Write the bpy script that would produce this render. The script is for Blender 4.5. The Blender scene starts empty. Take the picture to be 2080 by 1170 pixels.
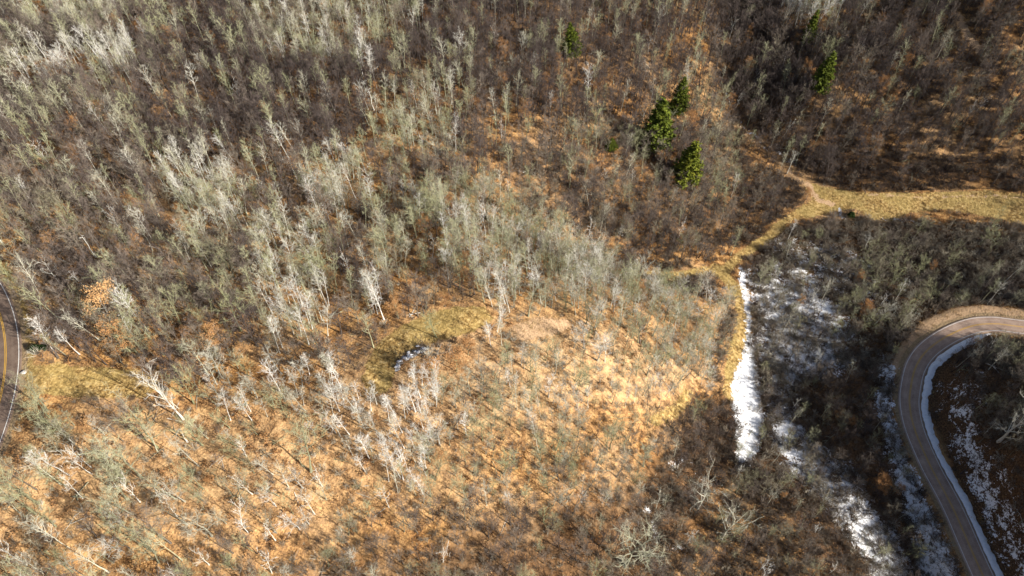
import bpy, math, random
import numpy as np

# ------------------------------------------------------------------ camera, world, sun, exposure
SC = bpy.context.scene
COL = SC.collection
CAM_H, PITCH, FPX = 215.0, math.radians(50.0), 1387.0
CW, CH = 2080.0, 1170.0

cd = bpy.data.cameras.new('camera')
cam = bpy.data.objects.new('camera', cd)
COL.objects.link(cam)
cam.location = (0, 0, CAM_H)
cam.rotation_euler = (math.pi / 2 - PITCH, 0, 0)
cd.sensor_width = 36.0
cd.lens = 36.0 * FPX / CW
cd.clip_start = 1.0
cd.clip_end = 6000.0
SC.camera = cam

SUN_EL = math.radians(23.0)
SUN_DIR = np.array([0.895, -0.447])                    # horizontal direction towards the sun
world = bpy.data.worlds.new('World')
SC.world = world
world.use_nodes = True
wn = world.node_tree.nodes
sky = wn.new('ShaderNodeTexSky')
sky.sky_type = 'NISHITA'
sky.sun_disc = False
sky.air_density = 0.75
sky.dust_density = 2.0
sky.ozone_density = 0.4
sky.sun_elevation = SUN_EL
sky.sun_rotation = math.atan2(SUN_DIR[0], SUN_DIR[1])
wn['Background'].inputs['Strength'].default_value = 0.062
world.node_tree.links.new(sky.outputs['Color'], wn['Background'].inputs['Color'])

sl = bpy.data.lights.new('sun', 'SUN')
sl.energy = 5.0
sl.angle = math.radians(0.5)
sl.color = (1.0, 0.93, 0.82)
sun = bpy.data.objects.new('sun', sl)
COL.objects.link(sun)
sun.location = (400, -200, 400)
sun.rotation_euler = (math.pi / 2 - SUN_EL, 0, math.atan2(-SUN_DIR[0], SUN_DIR[1]) + math.pi)

SC.view_settings.view_transform = 'Standard'
SC.view_settings.look = 'None'
SC.view_settings.exposure = 1.1
SC.view_settings.gamma = 1.0
SC.view_settings.use_curve_mapping = False

rng = np.random.default_rng(7)
random.seed(7)
SP, CP = math.sin(PITCH), math.cos(PITCH)

# ------------------------------------------------------------------ small numeric helpers
def project(P):
    """world points (n,3) -> photograph pixels (n,2) and depth"""
    P = np.atleast_2d(np.asarray(P, float))
    d = P - np.array([0, 0, CAM_H])
    zf = d[:, 1] * CP - d[:, 2] * SP
    up = d[:, 1] * SP + d[:, 2] * CP
    zf_ = np.maximum(zf, 1e-3)
    return np.stack([CW / 2 + FPX * d[:, 0] / zf_, CH / 2 - FPX * up / zf_], 1), zf

def at_height(u, v, H):
    vn = (v - CH / 2) / FPX
    z = (CAM_H - H) / (SP + vn * CP)
    return np.array([z * (u - CW / 2) / FPX, z * (CP - vn * SP), H])

def sstep(a, b, x):
    t = np.clip((x - a) / (b - a), 0, 1)
    return t * t * (3 - 2 * t)

def vnoise(x, y, seed=0):
    """smooth value noise, -1..1"""
    xi, yi = np.floor(x).astype(np.int64), np.floor(y).astype(np.int64)
    fx, fy = x - xi, y - yi
    fx, fy = fx * fx * (3 - 2 * fx), fy * fy * (3 - 2 * fy)
    def h(a, b):
        n = (a * 374761393 + b * 668265263 + seed * 1442695041) & 0xFFFFFFFF
        n = ((n ^ (n >> 13)) * 1274126177) & 0xFFFFFFFF
        return ((n ^ (n >> 16)) & 0xFFFF) / 32767.5 - 1
    a = h(xi, yi) * (1 - fx) + h(xi + 1, yi) * fx
    b = h(xi, yi + 1) * (1 - fx) + h(xi + 1, yi + 1) * fx
    return a * (1 - fy) + b * fy

def fnoise(x, y, s, seed=0, octv=3):
    r, a, t = 0, 1.0, 0
    for k in range(octv):
        r = r + a * vnoise(x / s * 2 ** k + 17.3 * k, y / s * 2 ** k - 9.1 * k, seed + k)
        t += a
        a *= 0.5
    return r / t

def seg_dist(px, py, line):
    """distance from points to a polyline (m,2), and arc parameter of the nearest point (index + t)"""
    best = np.full(px.shape, 1e9)
    par = np.zeros(px.shape)
    for i in range(len(line) - 1):
        ax, ay = line[i][:2]
        bx, by = line[i + 1][:2]
        dx, dy = bx - ax, by - ay
        t = np.clip(((px - ax) * dx + (py - ay) * dy) / (dx * dx + dy * dy + 1e-9), 0, 1)
        d = np.hypot(px - ax - t * dx, py - ay - t * dy)
        m = d < best
        best[m] = d[m]
        par[m] = i + t[m]
    return best, par

def in_poly(x, y, poly):
    x, y = np.asarray(x, float), np.asarray(y, float)
    ins = np.zeros(x.shape, bool)
    n = len(poly)
    for i in range(n):
        x1, y1 = poly[i]
        x2, y2 = poly[(i + 1) % n]
        c = ((y1 > y) != (y2 > y)) & (x < (x2 - x1) * (y - y1) / (y2 - y1 + 1e-12) + x1)
        ins ^= c
    return ins

def poly_sd(x, y, poly):
    """signed distance, positive inside"""
    d, _ = seg_dist(np.asarray(x, float), np.asarray(y, float), list(poly) + [poly[0]])
    return np.where(in_poly(x, y, poly), d, -d)

def smooth_line(pts, step=2.0):
    """Catmull-Rom through 3D points, resampled evenly"""
    P = [np.asarray(p, float) for p in pts]
    P = [2 * P[0] - P[1]] + P + [2 * P[-1] - P[-2]]
    out = []
    for i in range(1, len(P) - 2):
        p0, p1, p2, p3 = P[i - 1:i + 3]
        for t in np.linspace(0, 1, 24, endpoint=False):
            out.append(0.5 * (2 * p1 + (p2 - p0) * t + (2 * p0 - 5 * p1 + 4 * p2 - p3) * t * t + (3 * p1 - p0 - 3 * p2 + p3) * t ** 3))
    out.append(P[-2])
    out = np.array(out)
    s = np.r_[0, np.cumsum(np.linalg.norm(np.diff(out[:, :2], axis=0), axis=1))]
    q = np.arange(0, s[-1], step)
    return np.stack([np.interp(q, s, out[:, k]) for k in range(3)], 1)

# ------------------------------------------------------------------ terrain
CTRL_PX = [  # photograph pixel and the height of the ground there above the valley
    (1850, 780, 3), (1997, 1170, -4), (1890, 945, 1), (1935, 1035, -1.5), (1950, 660, 8), (2080, 663, 12), (1865, 715, 5),
    (20, 690, 66), (10, 610, 66), (15, 850, 66), (180, 770, 63), (330, 770, 60), (100, 1100, 62), (100, 950, 65), (300, 950, 59),
    (300, 1150, 57), (500, 850, 55), (500, 1050, 53), (700, 700, 53), (800, 740, 53), (900, 650, 51), (700, 950, 50), (700, 1150, 45),
    (900, 850, 49), (950, 1050, 42), (950, 1165, 37), (1100, 670, 46), (1100, 850, 40), (1150, 1000, 32), (1150, 1160, 26),
    (1250, 680, 37), (1250, 850, 29), (1350, 750, 22), (1350, 900, 17), (1300, 1050, 18), (1330, 1165, 16), (1440, 700, 11), (1450, 1000, 6), (1450, 1160, 7),
    (1500, 640, 5), (1490, 750, 5), (1520, 850, 2), (1500, 950, 2), (1430, 850, 7), (1500, 560, 5), (1440, 548, 7), (1320, 556, 13),
    (1600, 1050, 2.5), (1750, 1000, 0), (1700, 850, 1), (1700, 700, 2.5), (1800, 600, 5), (1700, 520, 5), (1900, 520, 8), (2080, 540, 11),
    (1600, 480, 6), (1650, 400, 9), (1720, 415, 9), (1900, 415, 12), (2080, 430, 15),
    (1960, 750, 15), (2080, 780, 26), (1960, 880, 10), (2080, 950, 24), (2080, 1120, 14), (2020, 720, 15),
    (1580, 320, 14), (1500, 260, 20), (1440, 180, 31), (1390, 80, 44), (1360, 0, 52),
    (1380, 340, 24), (1300, 250, 34), (1200, 300, 38), (1165, 110, 52), (1050, 300, 46), (1100, 0, 60), (900, 200, 54), (700, 0, 62), (700, 200, 58),
    (450, 0, 63), (450, 200, 59), (200, 0, 65), (200, 200, 63), (0, 0, 66), (0, 250, 66), (150, 400, 62), (0, 480, 67), (400, 400, 56), (250, 560, 62), (450, 600, 57),
    (600, 350, 53), (600, 550, 54), (780, 380, 49), (760, 560, 52), (900, 450, 50), (900, 560, 51), (1050, 460, 39), (1010, 400, 42),
    (1150, 490, 27), (1230, 525, 19), (1080, 560, 44), (1200, 590, 36), (1320, 620, 25), (1420, 620, 14),
    (1130, 400, 35), (1260, 420, 24), (1400, 450, 13), (1500, 440, 8), (1500, 360, 13),
    (1660, 340, 13), (1800, 370, 14), (2080, 380, 17), (1800, 250, 27), (1950, 300, 23), (2080, 250, 32), (1650, 200, 33), (1720, 150, 40),
    (1800, 100, 45), (1580, 120, 36), (1530, 60, 42), (1800, 0, 54), (1650, 30, 50), (1950, 120, 46), (2080, 0, 62), (2080, 120, 48), (1500, 0, 47), (1450, 70, 41),
]
CTRL_XY = [  # ground outside the frame
    (-230, 60, 72), (-240, 160, 70), (-300, 300, 68), (-150, -60, 66), (-60, -70, 46), (0, 0, 36), (60, -30, 24), (110, 20, 8), (150, 30, -4),
    (145, 66, -3), (170, 45, 4),
    (60, -140, 40), (180, -60, 34), (230, 10, 33), (263, 46, 30), (285, 72, 20), (290, -80, 76), (310, 0, 58), (335, 88, 18), (300, 115, 12),  # unseen ridge at lower right, heights shaped to shade the valley
    (260, 150, 14), (240, 260, 18), (300, 200, 22), (320, 320, 60), (390, 60, 40), (420, -120, 95), (300, -180, 90), (0, 400, 62), (150, 420, 55), (250, 400, 66), (-150, 420, 66),
    (-300, 450, 68), (-400, 100, 70), (-300, -200, 70), (400, 250, 45),
] + [(900 * math.cos(a), 900 * math.sin(a), 60) for a in np.arange(0, 6.28, 0.5)] + [(1800 * math.cos(a), 1800 * math.sin(a), 60) for a in np.arange(0, 6.28, 0.5)]
ctrl = np.array([at_height(*c) for c in CTRL_PX] + [np.array(c, float) for c in CTRL_XY])

def rbf_fit(c, lam=6.0):
    P, h = c[:, :2] / 100.0, c[:, 2]
    n = len(P)
    r = np.linalg.norm(P[:, None] - P[None], axis=2)
    K = r.copy() * -1.0
    A = np.zeros((n + 3, n + 3))
    A[:n, :n] = K - np.eye(n) * lam * 0.004
    A[:n, n] = 1
    A[:n, n + 1:] = P
    A[n, :n] = 1
    A[n + 1:, :n] = P.T
    w = np.linalg.solve(A, np.r_[h, 0, 0, 0])
    return P, w

RB = rbf_fit(ctrl)
def rbf(x, y):
    P, w = RB
    n = len(P)
    q = np.stack([np.ravel(x), np.ravel(y)], 1) / 100.0
    out = np.empty(len(q))
    for i in range(0, len(q), 20000):
        s = q[i:i + 20000]
        r = -np.sqrt(((s[:, None] - P[None]) ** 2).sum(2))
        out[i:i + 20000] = r @ w[:n] + w[n] + s @ w[n + 1:]
    return out.reshape(np.shape(x))

def axis(a, b, step, far):
    core = np.arange(a, b + step / 2, step)
    g, d = [], step
    t = 0
    while t < far:
        d *= 1.28
        t += d
        g.append(t)
    g = np.array(g)
    return np.r_[a - g[::-1], core, core[-1] + g]

XS, YS = axis(-300, 345, 1.3, 1500), axis(-110, 410, 1.3, 1500)
GX, GY = np.meshgrid(XS, YS)
GZ = rbf(GX, GY)
for _ in range(3):                                                   # round off the cusps of the fit
    p = np.pad(GZ, 2, mode='edge')
    GZ = (p[:-4, 2:-2] + p[4:, 2:-2] + p[2:-2, :-4] + p[2:-2, 4:] + 2 * p[2:-2, 2:-2] + p[1:-3, 2:-2] + p[3:-1, 2:-2] + p[2:-2, 1:-3] + p[2:-2, 3:-1]) / 10
BASE = GZ.copy()
rough = np.clip((BASE - 5) / 18, 0.12, 1.0)
GZ = GZ + rough * (1.7 * fnoise(GX, GY, 30, 3) + 0.55 * fnoise(GX, GY, 7, 9)) + 0.10 * fnoise(GX, GY, 2.6, 21, 2)

def height(x, y, Z=None):
    Z = GZ if Z is None else Z
    x, y = np.asarray(x, float), np.asarray(y, float)
    i = np.clip(np.searchsorted(XS, x) - 1, 0, len(XS) - 2)
    j = np.clip(np.searchsorted(YS, y) - 1, 0, len(YS) - 2)
    tx = np.clip((x - XS[i]) / (XS[i + 1] - XS[i]), 0, 1)
    ty = np.clip((y - YS[j]) / (YS[j + 1] - YS[j]), 0, 1)
    return (Z[j, i] * (1 - tx) + Z[j, i + 1] * tx) * (1 - ty) + (Z[j + 1, i] * (1 - tx) + Z[j + 1, i + 1] * tx) * ty

def ground_at(u, v, Z=None):
    """first point where the sight line of a photograph pixel meets the ground"""
    vn, un = (v - CH / 2) / FPX, (u - CW / 2) / FPX
    d = np.array([un, CP - vn * SP, -SP - vn * CP])
    t = np.arange(100.0, 480.0, 0.5)
    P = np.array([0, 0, CAM_H]) + t[:, None] * d
    g = height(P[:, 0], P[:, 1], Z)
    k = np.argmax(P[:, 2] <= g)
    if k == 0:
        k = len(t) - 1
    a, b = P[k - 1, 2] - g[k - 1], P[k, 2] - g[k]
    f = a / (a - b + 1e-9)
    q = P[k - 1] + f * (P[k] - P[k - 1])
    return np.array([q[0], q[1], height(q[0], q[1], Z)])

def px_line(pts, Z=None):
    return [ground_at(u, v, Z) for u, v in pts]

# ---- the two roads: centre lines on the smooth ground, then the ground is graded to meet them
ROAD_HALF, LINE_OFF = 3.75, 3.15
right_px = [(2080, 663), (2025, 658), (1975, 663), (1925, 682), (1884, 711), (1860, 745), (1848, 787), (1848, 823), (1860, 875), (1890, 945), (1935, 1035), (1997, 1170)]
rc = px_line(right_px, BASE)
ext = lambda a, b, L: b + (b - a) / np.linalg.norm((b - a)[:2]) * L
rc = [np.r_[ext(rc[1], rc[0], 60)[:2], 16]] + rc + [np.r_[ext(rc[-2], rc[-1], 60)[:2], -8.0]]
road_r = smooth_line(rc)
lw = np.array(px_line([(0, 575), (20, 610), (33, 645), (40, 690), (40, 730), (34, 780), (22, 830), (8, 885)], BASE))
A = np.c_[2 * lw[:, :2], np.ones(len(lw))]
cx, cy, k_ = np.linalg.lstsq(A, (lw[:, :2] ** 2).sum(1), rcond=None)[0]
rad = math.sqrt(k_ + cx * cx + cy * cy)
th = np.arctan2(lw[:, 1] - cy, lw[:, 0] - cx)
ths = np.linspace(th.max() + 1.0, th.min() - 0.7, 60)
road_l = np.stack([cx + (rad - LINE_OFF) * np.cos(ths), cy + (rad - LINE_OFF) * np.sin(ths), np.zeros(60)], 1)
road_l[:, 2] = height(road_l[:, 0], road_l[:, 1], BASE)
road_l = smooth_line(road_l)
def smooth_z(L, n):
    z = np.pad(L[:, 2], n, mode='edge')
    L[:, 2] = np.convolve(z, np.ones(2 * n + 1) / (2 * n + 1), 'valid')
smooth_z(road_r, 9)
smooth_z(road_l, 9)

D_ROAD = np.full(GX.shape, 1e9)
near = (np.abs(GX) < 420) & (np.abs(GY) < 480)
for L in (road_l, road_r):
    d, par = seg_dist(GX[near], GY[near], L)
    rz = np.interp(par, np.arange(len(L)), L[:, 2])
    w = 1 - sstep(7.0, 14.0, d)
    GZ[near] = GZ[near] * (1 - w) + (rz - 0.14) * w
    dd = D_ROAD[near]
    D_ROAD[near] = np.minimum(dd, d)
# the bank that was cut on the inner side of the hairpin
dR, parR = seg_dist(GX[near], GY[near], road_r)

# ------------------------------------------------------------------ what covers the ground, with some painted shade: masks in world space
def to_xy(pts):
    return [tuple(p[:2]) for p in px_line(pts)]

inner = (np.abs(GX) < 380) & (np.abs(GY) < 440)
X, Y = GX[inner], GY[inner]
def poly_mask(px, soft):
    return sstep(-soft, soft, poly_sd(X, Y, to_xy(px)))
def line_mask(px, half, soft):
    d, _ = seg_dist(X, Y, to_xy(px))
    return 1 - sstep(half - soft, half + soft, d)

CLEAR_PX = [(735, 768), (748, 728), (775, 690), (815, 662), (860, 640), (930, 622), (985, 622), (1000, 650), (965, 672), (900, 690), (868, 702), (815, 722), (800, 762), (790, 800), (745, 800)]
STRIP_PX = [(42, 745), (120, 740), (230, 748), (300, 758), (330, 775), (300, 805), (200, 808), (90, 800), (45, 800)]
MEADOW_PX = [(1625, 365), (1690, 382), (1760, 392), (1850, 392), (1950, 388), (2085, 394), (2140, 394), (2140, 480), (2085, 457), (2000, 440), (1920, 425), (1850, 432), (1810, 450), (1775, 448), (1740, 425), (1700, 428), (1660, 440), (1610, 448), (1580, 466), (1560, 462), (1625, 420), (1650, 405)]
BARE_PX = [(1040, 662), (1090, 645), (1150, 648), (1165, 664), (1130, 680), (1075, 690), (1045, 690)]
grass = np.maximum.reduce([
    poly_mask(CLEAR_PX, 1.6), poly_mask(STRIP_PX, 2.0), poly_mask(MEADOW_PX, 1.5),
    line_mask([(1318, 555), (1370, 560), (1430, 550), (1475, 548), (1500, 522), (1545, 492), (1585, 462)], 2.0, 1.6),
    line_mask([(1455, 548), (1480, 570), (1505, 600), (1512, 650), (1500, 700), (1489, 750), (1484, 800)], 3.0, 1.8),
    line_mask([(0, 545), (25, 580), (45, 620), (55, 690), (52, 760)], 1.5, 1.6),
    0.8 * line_mask([(1330, 855), (1370, 835), (1400, 800)], 2.0, 1.5),
])
dirt = np.maximum.reduce([
    0.95 * line_mask([(2140, 642), (2080, 638), (2000, 628), (1940, 636), (1885, 662), (1845, 708), (1822, 750)], 2.6, 1.4),
    poly_mask(BARE_PX, 2.0),
    0.6 * line_mask([(1645, 385), (1600, 345), (1560, 312), (1520, 280), (1500, 255)], 1.2, 1.2),
    0.8 * line_mask([(1945, 30), (1965, 70), (1990, 105)], 2.0, 1.5),
    0.8 * line_mask([(1640, 372), (1660, 405), (1690, 415)], 1.5, 1.0),
    0.55 * line_mask([(1760, 395), (1850, 400), (2080, 402)], 0.9, 1.0),
])
VALLEY_PX = [(1500, 470), (1620, 455), (1720, 440), (1850, 445), (2140, 490), (2140, 625), (1940, 630), (1860, 680), (1815, 750), (1815, 850), (1850, 950), (1930, 1110), (1980, 1240), (1700, 1240), (1600, 1050), (1480, 960), (1300, 1230), (1200, 1230), (1330, 960), (1400, 840), (1480, 780), (1520, 690), (1525, 600)]
dark = np.maximum.reduce([  # dark valley soil and rusty litter, plus shade painted into the ground
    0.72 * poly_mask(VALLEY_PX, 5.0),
    poly_mask([(1880, 760), (1915, 720), (1990, 690), (2140, 690), (2140, 1240), (2060, 1240), (1960, 1010), (1890, 850)], 2.0),  # deep shade on the inner bank, painted as near-black ground
    0.5 * poly_mask([(-300, -150), (1440, -150), (1400, 100), (1200, 220), (950, 280), (620, 300), (350, 440), (-300, 480)], 14.0),  # shadowy gaps of the upper wood, painted into the ground
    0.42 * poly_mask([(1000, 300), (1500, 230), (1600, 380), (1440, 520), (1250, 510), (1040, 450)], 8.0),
    0.45 * poly_mask([(420, 1150), (840, 1075), (1000, 1040), (1000, 1250), (420, 1250)], 8.0),  # painted shade along the bottom of the slope
    0.62 * poly_mask([(760, 1180), (880, 1090), (1000, 1040), (1250, 970), (1400, 860), (1480, 960), (1360, 1250), (700, 1250)], 9.0),  # cast shade of the lower slope, painted as dark ground
    0.55 * poly_mask([(1440, -40), (1480, 90), (1440, 180), (1500, 250), (1600, 340), (1700, 380), (2100, 385), (2100, 340), (1800, 320), (1680, 220), (1600, 60), (1570, -40)], 6.0),  # shade in the draw and along the far hill's foot, painted on
])
snow = np.maximum.reduce([
    0.91 * poly_mask([(1496, 536), (1512, 540), (1527, 620), (1530, 700), (1545, 760), (1556, 880), (1530, 945), (1494, 950), (1494, 860), (1484, 800), (1490, 755), (1508, 715), (1515, 650)], 2.4),
    0.74 * poly_mask([(1500, 545), (1580, 540), (1700, 600), (1740, 690), (1720, 760), (1640, 780), (1600, 830), (1560, 860), (1530, 760), (1520, 650)], 9.0),
    0.78 * poly_mask([(1545, 780), (1600, 800), (1650, 880), (1720, 940), (1770, 1010), (1830, 1090), (1870, 1200), (1790, 1200), (1700, 1070), (1620, 985), (1560, 900)], 6.0),
    0.82 * poly_mask([(1790, 720), (1826, 745), (1816, 830), (1850, 930), (1920, 1080), (1985, 1240), (1880, 1240), (1850, 1080), (1800, 930), (1775, 830)], 4.0),
    0.53 * poly_mask([(1540, 470), (1700, 480), (1790, 520), (1800, 640), (1560, 620)], 8.0),
    0.84 * poly_mask([(1905, 770), (1960, 780), (1990, 900), (2060, 1050), (2140, 1120), (2140, 1240), (2090, 1240), (2010, 1080), (1930, 900)], 5.0),
    0.30 * poly_mask([(1890, 760), (1990, 700), (2020, 760), (2000, 900), (1960, 1000), (1890, 850)], 3.0),
    0.50 * line_mask([(1360, 950), (1400, 935), (1430, 975), (1440, 1010)], 2.0, 2.0),
    0.50 * line_mask([(1480, 190), (1490, 235), (1545, 290), (1620, 335)], 2.0, 2.0),
    0.9 * line_mask([(1704, 425), (1708, 440), (1722, 449)], 0.8, 0.6),
    0.9 * line_mask([(805, 752), (812, 735), (835, 722), (865, 706)], 1.0, 0.6),
    0.46 * line_mask([(1290, 1060), (1320, 1040), (1340, 1120), (1400, 1110)], 2.0, 2.0),
    0.55 * line_mask([(1790, 445), (1850, 448), (1870, 455)], 1.2, 1.2),
    0.55 * line_mask([(630, 372), (632, 388)], 0.7, 0.6),
])
pale_m = np.maximum.reduce([
    poly_mask([(640, 760), (760, 690), (1000, 640), (1180, 640), (1330, 690), (1440, 760), (1330, 830), (1100, 830), (1000, 900), (850, 900), (700, 860)], 7.0),
    0.75 * poly_mask([(0, 900), (330, 830), (640, 780), (960, 880), (1000, 980), (700, 1040), (400, 1090), (100, 1120), (-60, 1060)], 9.0)])
dr = D_ROAD[inner]
snow = np.where(dr < 4.8, 0, snow)
gravel = 1 - sstep(4.4, 6.0, dr + 0.5 * fnoise(X, Y, 3, 5))

def full(a):
    f = np.zeros(GX.shape, np.float32)
    f[inner] = a
    return f
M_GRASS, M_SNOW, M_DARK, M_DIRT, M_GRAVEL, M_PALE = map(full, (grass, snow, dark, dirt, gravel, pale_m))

# ------------------------------------------------------------------ materials
def mat(name):
    m = bpy.data.materials.new(name)
    m.use_nodes = True
    nt = m.node_tree
    b = nt.nodes['Principled BSDF']
    b.inputs['Specular IOR Level'].default_value = 0.15
    b.inputs['Roughness'].default_value = 0.9
    return m, nt, b

class NG:
    """terse node building"""
    def __init__(s, nt):
        s.nt = nt
    def n(s, t, **k):
        x = s.nt.nodes.new(t)
        for a, v in k.items():
            setattr(x, a, v)
        return x
    def link(s, a, b):
        s.nt.links.new(a, b)
    def _in(s, sock, v):
        if hasattr(v, 'is_linked'):
            s.link(v, sock)
        else:
            sock.default_value = v
    def math(s, op, a, b=0.0, clamp=False):
        x = s.n('ShaderNodeMath', operation=op, use_clamp=clamp)
        s._in(x.inputs[0], a)
        s._in(x.inputs[1], b)
        return x.outputs[0]
    def noise(s, vec, scale, detail=3.0, rough=0.55, dist=0.0):
        x = s.n('ShaderNodeTexNoise')
        s.link(vec, x.inputs['Vector'])
        x.inputs['Scale'].default_value = scale
        x.inputs['Detail'].default_value = detail
        x.inputs['Roughness'].default_value = rough
        x.inputs['Distortion'].default_value = dist
        return x.outputs['Fac']
    def ramp(s, fac, stops, interp='LINEAR'):
        x = s.n('ShaderNodeValToRGB')
        x.color_ramp.interpolation = interp
        e = x.color_ramp.elements
        while len(e) < len(stops):
            e.new(0.5)
        for el, (p, c) in zip(e, stops):
            el.position = p
            el.color = (c, c, c, 1) if isinstance(c, (int, float)) else (*c, 1)
        s.link(fac, x.inputs['Fac'])
        return x.outputs['Color']
    def mix(s, fac, a, b, mode='MIX'):
        x = s.n('ShaderNodeMix', data_type='RGBA', blend_type=mode)
        s._in(x.inputs['Factor'], fac)
        for sock, v in ((x.inputs['A'], a), (x.inputs['B'], b)):
            if hasattr(v, 'is_linked'):
                s.link(v, sock)
            else:
                sock.default_value = (*v, 1)
        return x.outputs['Result']
    def attr(s, name, kind='GEOMETRY'):
        return s.n('ShaderNodeAttribute', attribute_name=name, attribute_type=kind).outputs['Fac']

def ground_material():
    m, nt, b = mat('ground_cover')
    g = NG(nt)
    co = g.n('ShaderNodeTexCoord').outputs['Object']
    big, mid, fin = g.noise(co, 0.045, 3), g.noise(co, 0.35, 4, 0.6), g.noise(co, 2.1, 4, 0.7)
    vor = g.n('ShaderNodeTexVoronoi', feature='F1')
    g.link(co, vor.inputs['Vector'])
    vor.inputs['Scale'].default_value = 1.6
    litter = g.ramp(g.math('ADD', g.math('MULTIPLY', mid, 0.5), g.math('MULTIPLY', fin, 0.5)),
                    [(0.35, (0.045, 0.022, 0.011)), (0.44, (0.16, 0.078, 0.030)), (0.52, (0.35, 0.185, 0.066)), (0.61, (0.54, 0.325, 0.13))])
    pale = g.ramp(big, [(0.42, 0.0), (0.62, 0.55)])
    litter = g.mix(g.math('MAXIMUM', g.math('MULTIPLY', pale, 0.6), g.math('MULTIPLY', g.attr('pale'), g.ramp(mid, [(0.3, 0.1), (0.62, 0.62)]))), litter, (0.56, 0.40, 0.235))
    soil_and_shade = g.ramp(fin, [(0.35, (0.035, 0.022, 0.014)), (0.52, (0.10, 0.056, 0.028)), (0.68, (0.22, 0.125, 0.06))])  # colour of dark soil, also laid down as painted shade
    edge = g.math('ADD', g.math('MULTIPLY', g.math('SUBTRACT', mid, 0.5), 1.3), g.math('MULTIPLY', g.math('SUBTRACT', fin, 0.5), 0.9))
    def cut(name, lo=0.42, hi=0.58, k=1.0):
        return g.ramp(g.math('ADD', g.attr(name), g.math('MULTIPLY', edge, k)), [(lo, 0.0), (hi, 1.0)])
    col = g.mix(cut('dark', 0.35, 0.65), litter, soil_and_shade)
    gn = g.noise(co, 0.9, 4, 0.65, 0.5)
    grass = g.ramp(gn, [(0.34, (0.09, 0.055, 0.020)), (0.45, (0.24, 0.150, 0.052)), (0.55, (0.39, 0.265, 0.100)), (0.67, (0.54, 0.40, 0.19))])
    tan = g.ramp(g.noise(co, 0.12, 2), [(0.42, 0.0), (0.6, 0.45)])
    grass = g.mix(tan, grass, (0.29, 0.225, 0.08))
    col = g.mix(cut('grass'), col, grass)
    dirtc = g.ramp(fin, [(0.3, (0.33, 0.21, 0.12)), (0.6, (0.48, 0.33, 0.20))])
    col = g.mix(cut('dirt'), col, dirtc)
    grav = g.ramp(fin, [(0.3, (0.17, 0.12, 0.07)), (0.65, (0.36, 0.26, 0.15))])
    col = g.mix(cut('gravel', 0.4, 0.6, 0.5), col, grav)
    sn = g.math('ADD', g.math('MULTIPLY', g.noise(co, 0.20, 4, 0.65, 0.4), 0.42), g.math('MULTIPLY', g.noise(co, 0.85, 6, 0.8, 0.8), 0.58))
    sm = g.math('ADD', g.attr('snow'), g.math('MULTIPLY', g.math('SUBTRACT', sn, 0.5), 3.2))
    sm = g.ramp(g.math('ADD', sm, g.math('MULTIPLY', g.math('SUBTRACT', fin, 0.5), 0.5)), [(0.56, 0.0), (0.64, 1.0)])
    sm = g.math('MULTIPLY', sm, g.ramp(g.attr('snow'), [(0.1, 0.0), (0.25, 1.0)]))
    col = g.mix(sm, col, (0.84, 0.86, 0.90))
    g.link(col, b.inputs['Base Color'])
    bump = g.n('ShaderNodeBump')
    bump.inputs['Strength'].default_value = 0.75
    bump.inputs['Distance'].default_value = 0.35
    g.link(g.math('ADD', g.math('MULTIPLY', fin, 0.7), g.math('MULTIPLY', vor.outputs['Distance'], 0.5)), bump.inputs['Height'])
    g.link(bump.outputs['Normal'], b.inputs['Normal'])
    return m

def tint_material(name, stops, rough=0.85, grain=6.0, spread=0.22):
    """colour chosen per plant by its 'tint' value"""
    m, nt, b = mat(name)
    g = NG(nt)
    co = g.n('ShaderNodeTexCoord').outputs['Object']
    t = g.math('ADD', g.attr('tint', 'INSTANCER'), g.math('MULTIPLY', g.math('SUBTRACT', g.noise(co, grain, 2), 0.5), spread))
    g.link(g.ramp(t, stops), b.inputs['Base Color'])
    b.inputs['Roughness'].default_value = rough
    return m

BARK_STOPS = [(0.0, (0.055, 0.044, 0.042)), (0.22, (0.115, 0.092, 0.083)), (0.40, (0.21, 0.178, 0.145)), (0.56, (0.28, 0.29, 0.16)), (0.70, (0.43, 0.42, 0.33)), (0.84, (0.52, 0.51, 0.46)), (1.0, (0.68, 0.67, 0.64))]
M_GROUND = ground_material()
M_BARK = tint_material('bark', BARK_STOPS, grain=3.0)
M_BARK_DARK = tint_material('rough_dark_bark', [(p, tuple(x * 0.62 for x in c)) for p, c in BARK_STOPS], grain=3.0)
M_TWIG = tint_material('twigs', [(p, tuple(x * (1.06 if p < 0.6 else 0.88) for x in c)) for p, c in BARK_STOPS], grain=1.2)
M_SHRUB = tint_material('shrub_stems', [(0.0, (0.045, 0.034, 0.03)), (0.3, (0.12, 0.090, 0.070)), (0.5, (0.215, 0.182, 0.140)), (0.75, (0.37, 0.34, 0.275)), (1.0, (0.52, 0.49, 0.41))])
M_RUSSET = tint_material('russet_leaves', [(0.0, (0.17, 0.085, 0.035)), (0.5, (0.37, 0.195, 0.080)), (1.0, (0.58, 0.37, 0.18))], grain=1.6, spread=0.6)
M_NEEDLE = tint_material('needles', [(0.0, (0.022, 0.042, 0.012)), (0.5, (0.088, 0.112, 0.012)), (1.0, (0.22, 0.21, 0.022))], grain=1.1, spread=0.9)
M_STRAW = tint_material('straw', [(0.0, (0.22, 0.14, 0.05)), (0.5, (0.40, 0.29, 0.13)), (1.0, (0.55, 0.43, 0.24))], spread=0.3)

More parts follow.
